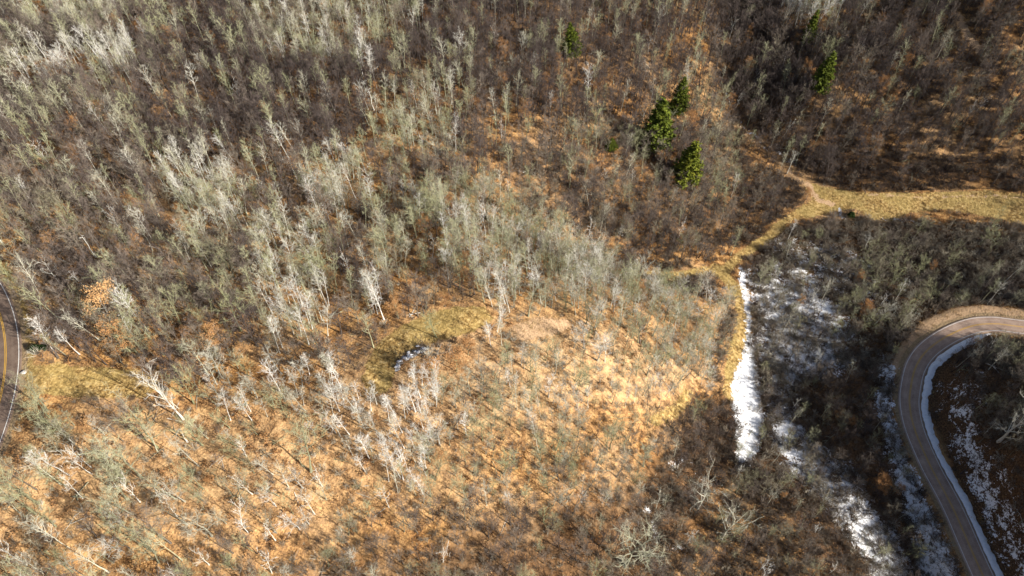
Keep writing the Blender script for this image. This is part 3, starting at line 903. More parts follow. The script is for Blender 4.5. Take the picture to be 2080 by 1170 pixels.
DEAD = [  # base, top, tint, kind, label, landmark
    ((55, 1148), 1097, 0.98, 'dead_tree', 'gnarled white dead tree with twisted limbs in the bottom corner of the wood', 'the gnarled white dead tree'),
    ((285, 1020), 978, 0.95, 'dead_tree', 'low white dead tree with sprawling limbs on orange leaves', 'the sprawling white dead tree'),
    ((362, 1053), 990, 0.9, 'dead_tree', 'white dead tree with a straight spike top over orange leaves', 'the spike-topped dead tree'),
    ((492, 1066), 1000, 0.92, 'dead_tree', 'white dead tree with drooping broken branches on the orange slope', 'the drooping dead tree'),
    ((513, 1004), 927, 0.85, 'dead_tree', 'tall pale half-dead tree with a white forked tip on the orange slope', 'the fork-tipped dead tree'),
    ((168, 1012), 962, 0.95, 'dead_tree', 'white dead tree with a fan of bare branches beside thin grey saplings', 'the fan-shaped dead tree'),
    ((186, 950), 893, 1.0, 'dead_tree', 'bright white curved dead tree above a patch of yellow leaves', 'the curved white dead tree'),
    ((187, 963), 915, 0.97, 'dead_tree', 'bright white tree bowed over a clump of yellow oak leaves', 'the bowed white tree'),
    ((381, 898), 868, 0.9, 'dead_pole', 'short white broken trunk casting a long thin shadow', 'the short broken trunk'),
    ((128, 582), 490, 0.86, 'dead_tree', 'big pale dead tree with a wide tangled top near the left road', 'the big tangled dead tree'),
    ((250, 478), 422, 0.95, 'dead_tree', 'white dead tree with a compact bushy top below a small russet oak', 'the compact white dead tree'),
    ((383, 502), 447, 1.0, 'dead_tree', 'bright white dead tree with a flat one-sided top in the brown wood', 'the flat-topped white dead tree'),
    ((195, 522), 466, 0.9, 'dead_pole', 'thin white dead trunk with a crooked tip in the brown wood', 'the crooked-tip trunk'),
    ((263, 618), 570, 0.88, 'dead_tree', 'pale dead tree with two outstretched arms right of the large russet oak', 'the two-armed dead tree'),
    ((107, 340), 290, 0.95, 'dead_tree', 'wide pinkish white dead tree crown above brown undergrowth', 'the wide pinkish dead tree'),
    ((232, 254), 185, 0.9, 'dead_tree', 'slender white dead tree with upright forks between two russet oaks', 'the upright forked dead tree'),
    ((487, 214), 130, 0.9, 'dead_tree', 'long leaning white dead trunk over a dark hollow', 'the leaning dead trunk'),
    ((470, 364), 308, 0.85, 'dead_tree', 'white dead tree with many short side branches below a bare pole', 'the many-branched dead tree'),
    ((455, 302), 264, 0.85, 'dead_pole', 'single bare white pole in the brown leafless wood', 'the bare white pole'),
    ((578, 331), 304, 0.95, 'dead_pole', 'short pale broken pole on rusty brown ground', 'the short pale pole'),
    ((893, 160), 127, 0.97, 'dead_tree', 'low white dead tree with candelabra limbs on the back hill', 'the candelabra dead tree'),
    ((760, 224), 173, 0.95, 'dead_pole', 'white leaning trunk with a broken top on the dark middle slope', 'the leaning broken trunk'),
    ((617, 291), 230, 0.8, 'dead_tree', 'pale dead tree forking high above rusty brown ground', 'the high-forking dead tree'),
    ((1026, 215), 185, 0.97, 'dead_tree', 'small white dead tree with a puffy pale top on the back hill', 'the puffy white dead tree'),
    ((790, 1031), 1000, 1.0, 'dead_tree', 'bright white stub of a dead tree on the lower orange slope', 'the bright white stub'),
    ((655, 988), 950, 1.0, 'dead_tree', 'small brilliant white dead tree with a starry top on orange leaves', 'the starry white dead tree'),
    ((900, 1142), 1100, 0.9, 'dead_tree', 'white forked dead tree in the shade at the bottom of the slope', 'the shaded forked dead tree'),
    ((560, 1098), 1040, 0.85, 'dead_tree', 'stout pale dead tree with forked base on the bottom orange slope', 'the stout pale dead tree'),
    ((552, 1164), 1090, 0.95, 'dead_tree', 'slim white dead tree at the bottom edge below the stout pale one', 'the slim bottom dead tree'),
    ((1332, 1034), 1000, 0.75, 'dead_tree', 'grey dead tree leaning over dark snowy brush', 'the grey leaning dead tree'),
    ((1394, 1110), 1065, 0.85, 'dead_tree', 'white splintered dead tree in the shaded brush by thin snow', 'the splintered dead tree'),
    ((1192, 208), 133, 0.97, 'aspen_tree', 'bright white leaning aspen above the pine group on the back hill', 'the leaning white aspen'),
    ((108, 712), 650, 1.0, 'aspen_tree', 'straight white birch leaning over the verge of the left road', 'the roadside birch'),
    ((162, 720), 668, 0.95, 'aspen_tree', 'white birch just right of the roadside birch', 'the second birch'),
    ((187, 598), 548, 1.0, 'aspen_tree', 'white tree with fine raised branches above the large russet oak', 'the white tree above the large oak'),
    ((738, 156), 103, 1.0, 'aspen_tree', 'white aspen on the left of a bright pair in the dark wood', 'the left aspen of the bright pair'),
    ((754, 158), 95, 1.0, 'aspen_tree', 'taller white aspen on the right of a bright pair in the dark wood', 'the bright aspen pair'),
    ((933, 131), 74, 0.85, 'bare_tree', 'round pale lollipop crowned tree standing in the dark back wood', 'the round pale tree'),
    ((373, 852), 758, 0.86, 'forked_tree', 'large white tree with many upright limbs by the end of the grass strip', 'the large many-limbed white tree'),
    ((1417, 1032), 985, 0.75, 'forked_tree', 'pale spreading tree with bare antler limbs over snowy brush', 'the antler-limbed tree'),
    ((1468, 1088), 1033, 0.72, 'forked_tree', 'pale tree with upright forked limbs among dark brush below the snow', 'the upright forked tree'),
    ((1268, 1148), 1072, 0.66, 'bare_tree', 'broad tree crusted with white lichen at the bottom of the picture', 'the lichen-crusted tree'),
    ((2030, 896), 825, 0.8, 'forked_tree', 'pale many-limbed tree on the dark bank inside the hairpin', 'the pale tree inside the hairpin'),
    ((252, 973), 868, 0.62, 'bare_tree', 'stout tree with a thick pale olive trunk, left of a matching pair', 'the left stout tree of the pair'),
    ((289, 971), 870, 0.62, 'bare_tree', 'stout tree with a thick pale olive trunk, right of a matching pair', 'the right stout tree of the pair'),
    ((78, 1022), 925, 0.5, 'bare_tree', 'thick grey trunk leaning towards the bottom of the left road', 'the thick grey leaning tree'),
    ((315, 1122), 1030, 0.5, 'bare_tree', 'broad leafless oak with a heavy trunk over orange leaves at the bottom', 'the heavy-trunked bottom oak'),
    ((632, 958), 862, 0.6, 'bare_tree', 'pale bent oak with a thick curved trunk on the orange slope', 'the bent pale oak'),
    ((490, 672), 588, 0.55, 'bare_tree', 'open spreading bare oak standing apart above the leafy strip', 'the open spreading oak'),
    ((887, 686), 640, 0.55, 'bare_tree', 'small bare tree standing at the edge of the mown clearing with a long shadow', 'the tree in the clearing'),
    ((1347, 686), 612, 0.5, 'bare_tree', 'dark-trunked oak with a greenish crown on the tan spur', 'the dark-trunked spur oak'),
]
CATS = {'dead_tree': 'dead tree', 'dead_pole': 'dead trunk', 'aspen_tree': 'aspen', 'bare_tree': 'bare tree', 'forked_tree': 'bare tree', 'leafy_oak': 'oak tree', 'pine_tree': 'pine tree', 'shrub': 'shrub', 'dome_shrub': 'shrub'}
for b, t, ti, k, lab, lm in DEAD:
    wp = {'the lichen-crusted tree': 110, 'the large many-limbed white tree': 50, 'the round pale tree': 34, 'the pale tree inside the hairpin': 70}.get(lm)
    hand(k, b, t, ti, lab, CATS[k], wp, landmark=lm)

OAKS = [  # crown centre, crown width px, tint, label, landmark
    (206, 625, 66, 0.80, 'largest russet-leaved oak, a big tan crown near the left road', 'the large russet oak'),
    (246, 690, 54, 0.55, 'thin russet oak with sparse leaves below the large tan one', 'the sparse russet oak'),
    (430, 690, 46, 0.60, 'russet oak with a pale trunk and thin orange crown above the grass strip', 'the thin orange oak'),
    (266, 412, 22, 0.6, 'small russet oak directly above a compact white dead tree', 'the small oak by the compact dead tree'),
    (95, 492, 30, 0.6, 'small round russet oak beside a big tangled dead tree', 'the small round oak'),
    (278, 738, 20, 0.6, 'small russet sapling at the upper edge of the yellow grass strip', 'the sapling by the grass strip'),
    (200, 232, 30, 0.65, 'bright orange-leaved oak left of an upright forked dead tree', 'the bright orange oak'),
    (334, 208, 32, 0.75, 'golden oak, upper of a close pair on the upper left slope', 'the upper golden oak'),
    (329, 238, 28, 0.7, 'golden oak, lower of a close pair on the upper left slope', 'the lower golden oak'),
    (280, 222, 18, 0.7, 'tiny golden oak left of the golden pair on the upper left slope', 'the tiny golden oak'),
    (236, 50, 26, 0.6, 'golden-leaved oak among white birches at the top left', 'the golden oak among birches'),
    (282, 62, 20, 0.5, 'dull orange oak right of the golden oak among birches', 'the dull orange oak'),
    (351, 82, 28, 0.5, 'orange-brown oak at the edge of a dark hollow at the top left', 'the oak by the dark hollow'),
    (458, 110, 22, 0.5, 'brown-leaved oak above the leaning dead trunk', 'the oak above the leaning trunk'),
    (664, 550, 20, 0.6, 'small orange oak right of a tall pale aspen clump', 'the oak by the aspen clump'),
    (150, 940, 34, 0.7, 'yellow-leaved oak beneath two bowed white trees', 'the yellow oak under the bowed trees'),
    (805, 625, 36, 0.6, 'orange scrub oak above the mown clearing', 'the scrub oak above the clearing'),
    (835, 612, 26, 0.5, 'rusty scrub oak right of the orange one above the clearing', 'the rusty scrub oak'),
    (488, 715, 24, 0.75, 'pale tan oak beside the leafy strip right of the thin orange oak', 'the pale tan oak'),
    (880, 748, 44, 0.6, 'orange scrub oak just below the snow-dusted brush pile', 'the scrub oak below the brush pile'),
    (925, 735, 44, 0.55, 'orange-brown scrub oak right of the brush pile', 'the scrub oak right of the brush pile'),
    (950, 705, 34, 0.5, 'rusty scrub oak below the right end of the clearing', 'the scrub oak below the clearing'),
    (1783, 980, 36, 0.3, 'dark rust-coloured oak in the snow left of the hairpin road', 'the rust oak in the snow'),
    (1762, 625, 24, 0.4, 'small orange oak in the grey brush above the hairpin bend', 'the small oak in grey brush'),
    (1626, 610, 14, 0.55, 'tiny orange oak shrub among snow patches in the valley', 'the tiny oak in the snow'),
    (2002, 18, 22, 0.5, 'orange oak near the top right corner on the far hill', 'the oak on the far hill'),
    (1795, 175, 24, 0.35, 'dull orange oak halfway up the far right hill', 'the oak halfway up the right hill'),
    (1408, 252, 34, 0.35, 'dull tan oak crown right of the pine group', 'the dull oak right of the pines'),
    (1895, 540, 14, 0.4, 'tiny orange oak in grey shrubs below the far meadow', 'the tiny oak below the meadow'),
    (1020, 108, 26, 0.35, 'rusty oak among grey trees on the back hill', 'the rusty oak on the back hill'),
    (560, 115, 20, 0.4, 'rusty oak among pale aspen poles at the top', 'the rusty oak among the poles'),
    (345, 1030, 30, 0.75, 'low tan oak on the orange slope by the spike-topped dead tree', 'the low tan oak'),
    (120, 1130, 40, 0.75, 'pale tan leafy oak at the bottom left right of the gnarled dead tree', 'the bottom left tan oak'),
]
for u, v, w, ti, lab, lm in OAKS:
    P = ground_at(u, v)
    hh_ = max(2.0, w / FPX * project(P[None])[1][0] * 1.25)
    P = ground_at(u, v, GZ + 0.62 * hh_)
    P[2] = height(P[0], P[1])
    INDIV.append(dict(kind='leafy_oak', P=P, h=hh_, w=w / FPX * project(P[None])[1][0], tint=ti,
                      label=lab, cat='oak tree', lm=lm, hand=True, u=u, v=v + w * 0.45, px=w, lean=None, group='oaks still holding brown leaves'))

# ---- scatter the wood
def region(u, v, x, y):
    """density (trees per square metre), share of pale aspens, mean tint, shrub density"""
    n = len(u)
    dens, pale, tint, shr = np.full(n, 0.075), np.full(n, 0.10), np.full(n, 0.26), np.full(n, 0.16)
    def put(px, d=None, p=None, t=None, s=None):
        m = in_poly(u, v, px)
        for arr, val in ((dens, d), (pale, p), (tint, t), (shr, s)):
            if val is not None:
                arr[m] = val
    put([(-400, -200), (1500, -200), (1440, 150), (1300, 240), (1000, 300), (600, 330), (-400, 300)], 0.12, 0.10, 0.16, 0.18)
    put([(-400, -200), (330, -200), (330, 300), (-400, 300)], None, 0.15, 0.27, None)
    put([(500, -60), (820, -60), (860, 90), (700, 160), (520, 150)], 0.085, 0.48, 0.40, 0.14)
    put([(30, 0), (260, 0), (240, 70), (60, 80)], 0.08, 0.5, 0.5, 0.12)
    put([(50, 120), (290, 110), (280, 170), (60, 190)], 0.08, 0.55, 0.82, 0.12)
    put([(-400, 300), (620, 330), (640, 700), (330, 740), (60, 740), (-400, 600)], 0.090, 0.11, 0.32, 0.16)
    put([(330, 350), (480, 340), (520, 480), (420, 520), (340, 450)], 0.08, 0.6, 0.66, 0.10)
    put([(530, 480), (680, 480), (690, 720), (550, 720)], 0.095, 0.65, 0.62, 0.08)
    put([(620, 330), (760, 330), (760, 430), (640, 450)], 0.10, 0.6, 0.62, 0.08)
    put([(736, 590), (785, 590), (785, 662), (740, 662)], 0.12, 0.95, 0.74, 0.05)
    put([(740, 210), (920, 190), (930, 330), (760, 330)], 0.09, 0.45, 0.52, 0.12)
    put([(760, 400), (1300, 400), (1300, 560), (760, 600)], 0.085, 0.15, 0.50, 0.12)
    put([(880, 390), (1010, 390), (1200, 480), (1260, 560), (1200, 600), (900, 560)], 0.10, 0.25, 0.60, 0.10)
    put([(960, 580), (1075, 580), (1075, 710), (970, 710)], 0.12, 0.8, 0.76, 0.08)
    put([(1000, 300), (1500, 230), (1560, 440), (1440, 520), (1250, 510), (1040, 440)], 0.085, 0.06, 0.34, 0.26)
    put([(1040, 600), (1330, 560), (1480, 590), (1490, 760), (1380, 830), (1150, 800), (1040, 700)], 0.095, 0.10, 0.67, 0.05)
    put([(-400, 800), (430, 800), (430, 900), (-400, 940)], 0.060, 0.20, 0.48, 0.14)
    put([(-400, 900), (500, 820), (960, 860), (1000, 1030), (700, 1060), (300, 1250), (-400, 1250)], 0.040, 0.12, 0.64, 0.04)
    put([(430, 740), (740, 760), (1040, 700), (1300, 780), (1300, 900), (960, 920), (640, 900), (430, 860)], 0.072, 0.24, 0.68, 0.04)
    put([(650, 770), (900, 760), (880, 900), (860, 1010), (780, 1000), (680, 900)], 0.100, 0.8, 0.95, 0.04)
    put([(960, 860), (1300, 860), (1400, 830), (1380, 1000), (1200, 1040), (960, 1030)], 0.075, 0.08, 0.52, 0.12)
    put([(300, 1120), (960, 1050), (1300, 1040), (1360, 1250), (300, 1250)], 0.060, 0.06, 0.48, 0.13)
    put([(860, 1080), (1300, 1020), (1360, 1250), (860, 1250)], 0.060, 0.06, 0.36, 0.22)  # darker plant tint, painting shade over the bottom slope
    put([(1500, -200), (2600, -200), (2600, 385), (1680, 390), (1500, 240), (1440, 120)], 0.105, 0.06, 0.20, 0.28)
    put([(1560, -60), (1720, -60), (1700, 60), (1600, 60)], 0.11, 0.6, 0.7, 0.2)
    put([(1700, 320), (2600, 320), (2600, 392), (1680, 392)], 0.02, 0.0, 0.15, 0.5)
    put(VALLEY_PX, 0.018, 0.15, 0.40, 0.27)
    put([(1560, 470), (1720, 445), (2600, 480), (2600, 630), (1900, 630), (1800, 560)], 0.025, 0.12, 0.46, 0.42)
    put([(1560, 480), (1740, 480), (1800, 740), (1560, 760), (1530, 600)], 0.014, 0.15, 0.50, 0.26)
    put([(1700, 560), (1860, 560), (1880, 660), (1800, 760), (1730, 740)], 0.045, 0.12, 0.50, 0.28)
    put([(1560, 960), (1680, 1040), (1760, 1240), (1300, 1240), (1380, 1000), (1480, 960)], 0.055, 0.05, 0.34, 0.25)
    put([(1640, 780), (1780, 760), (1800, 900), (1860, 1040), (1780, 1000), (1680, 900)], 0.050, 0.05, 0.32, 0.20)
    put([(1890, 760), (1990, 690), (2600, 690), (2600, 1300), (2090, 1240), (1980, 1000), (1900, 860)], 0.085, 0.12, 0.42, 0.30)
    put([(1870, 740), (1930, 720), (1960, 820), (2010, 960), (2110, 1170), (2060, 1240), (1950, 1010), (1880, 850)], 0.008, 0.05, 0.25, 0.06)
    put([(1480, 640), (1520, 600), (1530, 700), (1490, 830), (1440, 830), (1440, 700)], 0.03, 0.05, 0.36, 0.30)
    put([(1330, 830), (1500, 780), (1490, 940), (1380, 960)], 0.03, 0.02, 0.24, 0.45)
    put([(1180, 500), (1330, 500), (1440, 560), (1480, 620), (1400, 600), (1250, 545)], 0.03, 0.02, 0.24, 0.38)
    put([(1500, 310), (1640, 380), (1590, 470), (1500, 500), (1440, 500), (1500, 420)], 0.03, 0.02, 0.22, 0.42)
    return dens, pale, tint, shr

def mask_at(x, y, M):
    return height(x, y, M)

def scatter(cell, seed):
    r = np.random.default_rng(seed)
    gx, gy = np.meshgrid(np.arange(-330, 400, cell), np.arange(-150, 440, cell))
    x = gx.ravel() + r.uniform(0, cell, gx.size)
    y = gy.ravel() + r.uniform(0, cell, gx.size)
    z = height(x, y)
    uv, zf = project(np.stack([x, y, z], 1))
    m = (zf > 20) & (uv[:, 0] > -260) & (uv[:, 0] < 2420) & (uv[:, 1] > -160) & (uv[:, 1] < 1420)
    # the shading ridge beyond the lower right corner carries the same wood
    m |= (x > 140) & (y < 160) & (y > -130) & (x < 380)
    x, y, z, uv, zf = x[m], y[m], z[m], uv[m], zf[m]
    d, p, t, s = region(uv[:, 0], uv[:, 1], x, y)
    off = (zf < 60) | (uv[:, 1] > 1300) | ((x > 200) & (y < 90))
    d[off], p[off], t[off], s[off] = 0.028, 0.06, 0.3, 0.10
    return r, x, y, z, uv, zf, d, p, t, s

def veiled(P, h):
    """would a tree here stand between the photographer and an open track, clearing or road"""
    hd = math.hypot(P[0], P[1])
    for f in (0.2, 0.45, 0.7, 0.95):
        k = h * f / (CAM_H - P[2] - h * f)
        qx, qy = P[0] * (1 + k), P[1] * (1 + k)
        if max(mask_at(qx, qy, M_GRASS), mask_at(qx, qy, M_DIRT)) > 0.5 or mask_at(qx, qy, D_ROAD) < 5.5:
            return True
    return False

r, x, y, z, uv, zf, dens, pale, tint, _ = scatter(2.0, 41)
open_ = np.maximum.reduce([mask_at(x, y, M_GRASS), mask_at(x, y, M_DIRT)])
dr_ = mask_at(x, y, D_ROAD)
snow_ = mask_at(x, y, M_SNOW)
clump = 1 + 0.75 * fnoise(x, y, 14, 77, 3)
keep = (r.random(len(x)) < dens * 4.6 * clump) & (open_ < 0.3) & (dr_ > 6.5) & (snow_ < 0.8)
# keep the neighbourhood of the hand-set trees open
hp = np.array([q['P'][:2] for q in INDIV])
hw = np.array([4.0 if q['kind'] == 'pine_tree' else 1.6 for q in INDIV])
hs = np.array([q['P'][:2] * (1 - 7.0 / (CAM_H - q['P'][2])) for q in INDIV if q['kind'] == 'pine_tree'])   # the ground just in front of a pine
hd = np.array([1.7 * np.min(np.r_[np.hypot(hp[:, 0] - a, hp[:, 1] - b) / hw, np.hypot(hs[:, 0] - a, hs[:, 1] - b) / 4.0]) for a, b in zip(x[keep], y[keep])])
ix = np.where(keep)[0][hd > 1.6]
trees = []
mixn = fnoise(x, y, 9, 5, 2)
for i in ix:
    is_pale = r.random() < pale[i] + 0.25 * mixn[i] * (pale[i] > 0.15)
    if is_pale:
        k, h = 'aspen_tree', r.uniform(9.5, 15.5)
        ti = np.clip(tint[i] * 0.40 + r.normal(0.50, 0.12), 0.60, 1.0)
    else:
        k, h = 'bare_tree', float(np.clip(r.normal(9.3, 2.4), 4.0, 14.5))
        ti = np.clip(tint[i] + r.normal(-0.03, 0.14) + 0.08 * mixn[i], 0.02, 0.95)
    if r.random() < 0.012 and not is_pale:
        k, h, ti = 'dead_tree', r.uniform(6, 9), r.uniform(0.8, 1.0)
    if r.random() < 0.025 and 0.03 < dens[i]:
        k, h, ti = 'leafy_oak', r.uniform(3, 6), r.uniform(0.25, 0.7)
    if uv[i, 1] > 740:
        h *= 1.02 if uv[i, 0] < 430 else 0.84
    P = np.array([x[i], y[i], z[i]])
    if veiled(P, h) and r.random() < 0.93:
        continue
    trees.append(dict(kind=k, P=P, h=h, w=None, tint=float(ti), u=uv[i, 0], v=uv[i, 1], px=h * FPX / zf[i] * (0.45 + 0.4 * (uv[i, 1] < 500)), hand=False, lean=None, d=zf[i]))

r2, xs, ys, zs_, uvs, zfs, _, _, tints, shr = scatter(1.5, 97)
open_s = np.maximum.reduce([mask_at(xs, ys, M_GRASS), mask_at(xs, ys, M_DIRT)])
drs = mask_at(xs, ys, D_ROAD)
sns = mask_at(xs, ys, M_SNOW)
keep = (r2.random(len(xs)) < shr * 2.25 * (1 + 0.9 * fnoise(xs, ys, 8, 31, 3)) * np.where(sns > 0.82, 0.35, 1.2)) & (open_s < 0.35) & (drs > 5.8) & (sns < 0.85)
shrubs = []
for i in np.where(keep)[0]:
    valley = shr[i] >= 0.24
    h = r2.uniform(1.2, 3.3) if valley else r2.uniform(0.9, 2.4)
    ti = np.clip((tints[i] * 0.9 + 0.05) + r2.normal(0, 0.15), 0.02, 0.95)
    shrubs.append(dict(kind='dome_shrub' if valley and r2.random() < 0.7 else 'shrub', P=np.array([xs[i], ys[i], zs_[i]]), h=h, w=None, tint=float(ti), u=uvs[i, 0], v=uvs[i, 1], px=h * FPX / zfs[i], hand=False, lean=None, d=zfs[i]))

# ---- pick the largest of each kind as single things, the rest become the mass of the wood
def framed(q):
    return 4 < q['u'] < CW - 4 and 8 < q['v'] < CH + 12
LIMIT = {'bare_tree': 270, 'aspen_tree': 280, 'dead_tree': 60, 'leafy_oak': 120, 'shrub': 140, 'dome_shrub': 140}
mass = []
singles = list(INDIV)
for k, lim in LIMIT.items():
    pool = [q for q in trees + shrubs if q['kind'] == k]
    cand = sorted([q for q in pool if framed(q)], key=lambda q: -q['px'])
    singles += cand[:lim]
    chosen = set(id(q) for q in cand[:lim])
    mass += [q for q in pool if id(q) not in chosen]

# ---- labels: what each plant looks like and where it stands
LANDMARKS = [(q['u'], q['v'], q['lm']) for q in INDIV if q.get('lm')] + [
    (55, 690, 'the bend of the left road'), (35, 860, 'the lower end of the left road'), (15, 560, 'the upper end of the left road'), (180, 775, 'the yellow grass strip'), (835, 730, 'the snowy brush pile'),
    (770, 730, 'the lower end of the mown clearing'), (940, 650, 'the upper end of the mown clearing'), (1105, 665, 'the bare tan patch'), (1490, 545, 'the fork of the yellow trail'),
    (1330, 556, 'the blind end of the yellow trail'), (1515, 650, 'the snow-edged yellow trail'), (1525, 850, 'the broad white snow patch'), (1650, 700, 'the scattered valley snow'),
    (1850, 745, 'the outside of the hairpin bend'), (1940, 650, 'the top of the hairpin'), (1900, 960, 'the lower straight of the right road'), (1725, 432, 'the dark juniper by the meadow'),
    (1900, 410, 'the far yellow meadow'), (1700, 960, 'the diagonal snow strip'), (1570, 320, 'the dirt track up the draw'), (1380, 840, 'the path on the lower spur'), (1620, 420, 'the meadow corner'),
    (2000, 800, 'the dark bank inside the hairpin'), (300, 267, 'the fallen pale log'), (2050, 1000, 'the speckled snow by the right road'), (1440, 990, 'the thin snow under the brush'),
]
def size_word(h, lo, hi, words):
    return words[0] if h < lo else words[2] if h > hi else words[1]
ORD = ['nearest', 'second', 'third', 'fourth', 'fifth', 'sixth', 'seventh', 'eighth', 'ninth', 'tenth', 'eleventh', 'twelfth', 'thirteenth', 'fourteenth', 'fifteenth']
TONE = ['dark brown', 'brown-grey', 'grey', 'olive-grey', 'pale cream', 'white']
def tone(t):
    return TONE[int(np.clip(t * 6, 0, 5))]
KIND_TXT = {'bare_tree': 'bare tree', 'aspen_tree': 'slim aspen', 'dead_tree': 'dead tree', 'leafy_oak': 'brown-leaved oak', 'shrub': 'twiggy shrub', 'dome_shrub': 'domed shrub'}
bins = {}
for q in singles:
    if q.get('label'):
        continue
    best = min(LANDMARKS, key=lambda L: (q['u'] - L[0]) ** 2 + (1.15 * (q['v'] - L[1])) ** 2)
    du, dv = q['u'] - best[0], q['v'] - best[1]
    side_ = ('right of' if du > 0 else 'left of') if abs(du) > abs(dv) else ('below' if dv > 0 else 'above')
    q['ref'] = best[2]
    k = q['kind']
    if k in ('shrub', 'dome_shrub'):
        szs = size_word(q['h'], 2.4, 3.2, ('low', 'rounded', 'big'))
    elif k == 'leafy_oak':
        szs = size_word(q['h'], 4, 5, ('small', 'bushy', 'larger'))
    else:
        szs = size_word(q['h'], 10, 13, ('small', 'mid-sized', 'tall'))
    look = f'{szs} {KIND_TXT[k]}' if k == 'leafy_oak' else f'{szs} {tone(q["tint"])} {KIND_TXT[k]}'
    look = look.replace('mid-sized ', 'medium ')
    bins.setdefault((look, best[2], side_), []).append((math.hypot(du, dv), q))
for (look, ref, sd), lst in bins.items():
    lst.sort(key=lambda a: a[0])
    for i, (_, q) in enumerate(lst):
        k = q['kind']
        place = f'{ORD[min(i, 14)]} such {sd} {ref}' if i else (f'nearest such {sd} {ref}' if len(lst) > 1 else f'{sd} {ref}')
        q['label'] = f'{look}, {place}'
        if len(q['label'].split()) > 16:
            q['label'] = q['label'].replace(' such ', ' ').replace('twiggy ', '').replace('medium ', '')
        q['cat'] = CATS[k]
        q['group'] = {'bare_tree': 'bare trees of the wood', 'aspen_tree': 'pale aspens in the wood', 'dead_tree': 'dead trees in the wood', 'leafy_oak': 'oaks still holding brown leaves', 'shrub': 'shrubs of the undergrowth', 'dome_shrub': 'domed shrubs of the valley'}[k]

# ---- build the single plants
def place_plant(q):
    lib = LIB[q['kind']]
    if q['kind'] == 'bare_tree' and q['hand']:
        lib = lib[:10]
    var = lib[R.randint(len(lib))]
    s = q['h'] / var['h']
    sw = (q['w'] / var['w']) if q['w'] else s * R.uniform(0.9, 1.15)
    if q['kind'] == 'dead_tree':
        sw = min(sw, 0.75)
    if q['kind'] in ('bare_tree',) and not q['hand']:
        sw = max(sw, 0.55)
    nm = {'forked_tree': 'bare_tree', 'dead_pole': 'dead_snag', 'dome_shrub': 'shrub'}.get(q['kind'], q['kind'])
    e = bpy.data.objects.new(nm, None)
    e.empty_display_size = 0.5
    e.location = q['P']
    e.rotation_euler = (R.normal(0, 0.07), R.normal(0, 0.07), R.rand() * 6.28)
    e.scale = (sw, sw, s)
    link(e)
    tag(e, q['label'], q['cat'], q.get('group'))
    stem_name = {'shrub': 'stems', 'dome_shrub': 'stems'}.get(q['kind'], 'trunk')
    for nm2, mesh in ((stem_name, var['trunk']), ('twigs' if q['kind'] in ('shrub', 'dome_shrub', 'dead_tree', 'dead_pole') else 'crown', var['crown'])):
        if mesh is not None:
            o = bpy.data.objects.new(nm2, mesh)
            o['tint'] = float(q['tint'])
            if nm2 == 'twigs':
                o['kind'] = 'stuff'
            link(o, e)
for q in singles:
    place_plant(q)

# ---- the mass: points that carry copies of the joined plants
def mass_object(name, kinds, pts, label):
    src = bpy.data.collections.new(name + '_sources')
    order = {}
    n = 0
    for k in kinds:
        order[k] = []
        for var in LIB[k]:
            j, ms = var['joined']
            o = bpy.data.objects.new('%s_%03d' % (name, n), j.mesh(name + '_source', ms))
            src.objects.link(o)
            order[k].append((n, var))
            n += 1
    me = bpy.data.meshes.new(name)
    co, rot, scl, idx, tn = [], [], [], [], []
    for q in pts:
        i, var = order[q['kind']][R.randint(len(order[q['kind']]))]
        s = q['h'] / var['h']
        sw = s * R.uniform(0.9, 1.15)
        if q['kind'] == 'bare_tree':
            sw = max(sw, 0.55)
        co.append(q['P'])
        rot.append((R.normal(0, 0.08), R.normal(0, 0.08), R.rand() * 6.28))
        scl.append((sw, sw, s))
        idx.append(i)
        tn.append(q['tint'])
    me.from_pydata([tuple(c) for c in co], [], [])
    for nm, ty, val in (('rot', 'FLOAT_VECTOR', rot), ('scl', 'FLOAT_VECTOR', scl), ('pick', 'INT', idx), ('tint', 'FLOAT', tn)):
        at = me.attributes.new(nm, ty, 'POINT')
        at.data.foreach_set('vector' if ty == 'FLOAT_VECTOR' else 'value', np.ravel(val).astype(np.int32 if ty == 'INT' else np.float32))
    o = link(bpy.data.objects.new(name, me))
    ng = bpy.data.node_groups.new(name, 'GeometryNodeTree')
    ng.interface.new_socket('Geometry', in_out='INPUT', socket_type='NodeSocketGeometry')
    ng.interface.new_socket('Geometry', in_out='OUTPUT', socket_type='NodeSocketGeometry')
    N = ng.nodes
    gi, go = N.new('NodeGroupInput'), N.new('NodeGroupOutput')
    ci = N.new('GeometryNodeCollectionInfo')
    ci.inputs['Collection'].default_value = src
    ci.inputs['Separate Children'].default_value = True
    ci.inputs['Reset Children'].default_value = True
    iop = N.new('GeometryNodeInstanceOnPoints')
    iop.inputs['Pick Instance'].default_value = True
    def named(nm, ty):
        a = N.new('GeometryNodeInputNamedAttribute')
        a.data_type = ty
        a.inputs['Name'].default_value = nm
        return [s for s in a.outputs if s.enabled and s.name == 'Attribute'][0]
    e2r = N.new('FunctionNodeEulerToRotation')
    ng.links.new(named('rot', 'FLOAT_VECTOR'), e2r.inputs[0])
    ng.links.new(gi.outputs[0], iop.inputs['Points'])
    ng.links.new(ci.outputs[0], iop.inputs['Instance'])
    ng.links.new(named('pick', 'INT'), iop.inputs['Instance Index'])
    ng.links.new(e2r.outputs[0], iop.inputs['Rotation'])
    ng.links.new(named('scl', 'FLOAT_VECTOR'), iop.inputs['Scale'])
    ng.links.new(iop.outputs[0], go.inputs[0])
    md = o.modifiers.new('copies', 'NODES')
    md.node_group = ng
    tag(o, label, kind='stuff')
    return o

